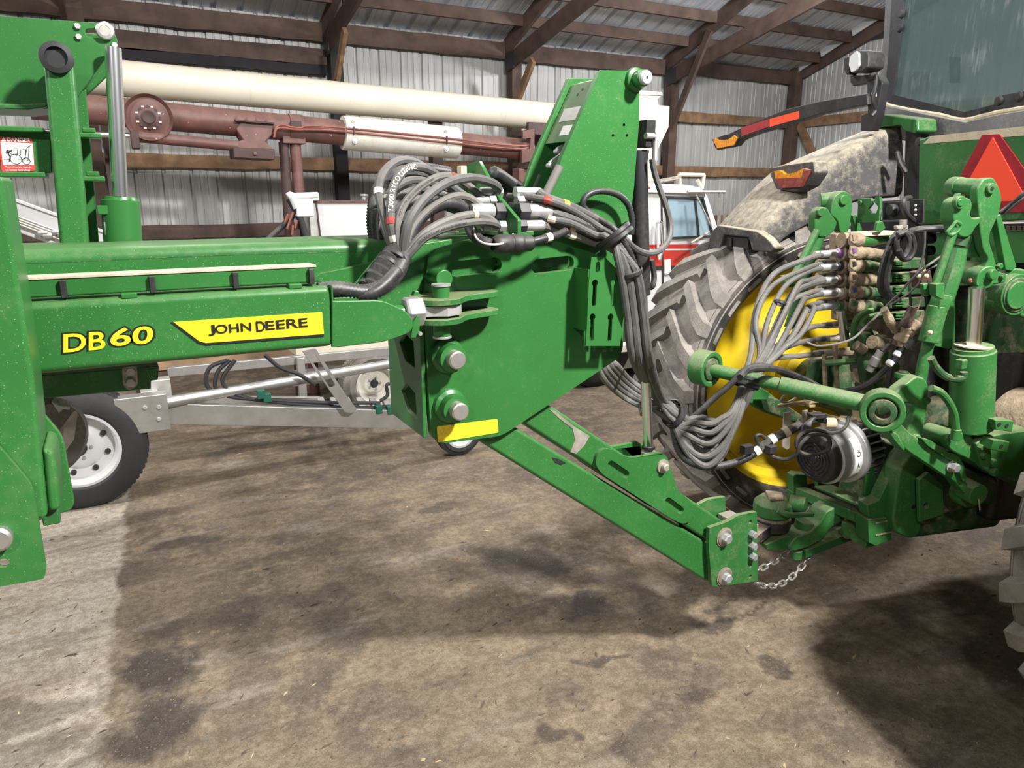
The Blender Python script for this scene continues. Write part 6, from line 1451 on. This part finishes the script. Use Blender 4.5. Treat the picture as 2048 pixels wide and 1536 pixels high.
MB().tube(spline([onY(x, y, YK-.06) for x, y in ((1318, 442), (1324, 450), (1326, 490), (1322, 512), (1319, 520))], 5), .014, 8).build('grab_handle', 'chrome', tk); MB().tube(spline([onY(x, y, YK-.05) for x, y in ((1318, 442), (1316, 460), (1316, 500), (1319, 520))], 5), .012, 8).build('grab_handle', 'white', tk)
MB().prism(rounded(ky([(1329, 520), (1342, 518), (1342, 548), (1330, 550)], -.02), .01), (0, .02, 0)).build('door_handle', 'white_dirty', tk, bevel=.004)
MB().bar(onY(1288, 381, YK-.03), onY(1416, 384, YK-.03), .03, .03).build('rain_gutter', 'white_dirty', tk)
for a, b in (((1360, 372), (1358, 349)), ((1358, 349), (1408, 350)), ((1408, 350), (1404, 378)), ((1395, 360), (1404, 378))): MB().cyl(onY(*a, YK+.1), onY(*b, YK+.1), .02, n=10).build('rack_frame', 'cream', tk)
m = MB()
for k in range(14):
    m.bar(onY(1290+k*5, 366-k*.7, YK+.05), onY(1294+k*5, 364-k*.9, YK+.9), .01, .012)
m.bar(onY(1288, 368, YK+.05), onY(1360, 354, YK+.05), .04, .03).bar(onY(1288, 370, YK+.9), onY(1360, 358, YK+.9), .04, .03)
m.build('rack_mesh', 'steel_worn', tk, kind='stuff')
MB().sphere(onY(1296, 376, YK-.02), .025, 10).build('marker_lamp', 'tail_red', tk)
for a, b in (((1375, 384), (1450, 384)), ((1440, 384), (1436, 490)), ((1450, 384), (1448, 470))): MB().cyl(onY(*a, YK-.25), onY(*b, YK-.25), .016, n=10).build('mirror_frame', 'steel', tk)
MB().tube([onY(1392, 390, YK-.1), onY(1424, 455, YK-.2)], .010, 8).build('mirror_stay', 'steel', tk); MB().tube([onY(1418, 464, YK-.1), onY(1382, 486, YK-.15)], .012, 8).build('mirror_stay', 'steel_worn', tk)
cw_ = onY(1300, 700, YK+.05)
road_wheel('truck_wheel', V((onY(1480, 640, YK).x, YK+.1, .42)), Y, .42, .24, .26, tk, rim='white_dirty'); road_wheel('truck_wheel', V((onY(1200, 660, YK).x, YK+.1, .42)), Y, .42, .24, .26, tk, rim='white_dirty')
MB().box((onY(1250, 690, YK-.05).x, YK-.05, onY(1250, 690, YK).z), .9, .2, .08).build('running_board', 'white_dirty', tk, bevel=.01)
# ---- safety chain between hitch and drawbar
ch = root('safety_chain', onZ(1560, 1175, 0), 'grey steel safety chain hanging below the hitch pin', 'chain')
def chain(pts, n, Rl=.019, wl=.011, wr_=.0042):
    Q = spline(pts, 12); Ln = sum((b-a).length for a, b in zip(Q[:-1], Q[1:])); Q = resample(Q, Ln/n*.999)
    for i in range(len(Q)-1):
        c = (Q[i]+Q[i+1])/2; d = (Q[i+1]-Q[i]).normalized(); s_ = d.cross(_fw).normalized(); t_ = d.cross(s_)
        u = (s_*.8+t_*.6) if i % 2 else (s_*.6-t_*.8); h_ = Ln/n*.5+.004; loop = []
        for k in range(16):
            a = 2*math.pi*k/16; ca, sa = math.cos(a), math.sin(a)
            loop.append(c+d*((h_-wl)*(1 if ca > 0 else -1)+wl*ca)+u*(wl*sa))
        MB().tube(loop+loop[:2], wr_, 7).build('link', 'steel', ch)
chain([onL(1628, 1088, 2.60), onL(1618, 1112, 2.58), onL(1592, 1146, 2.54), onL(1562, 1168, 2.5), onL(1530, 1172, 2.46), onL(1512, 1166, 2.44)], 13)
chain([onL(1590, 1098, 2.62), onL(1566, 1112, 2.60), onL(1540, 1128, 2.56), onL(1510, 1144, 2.52)], 7)
chain([onL(1634, 1012, 2.66), onL(1625, 1016, 2.64), onL(1612, 1024, 2.62)], 3)
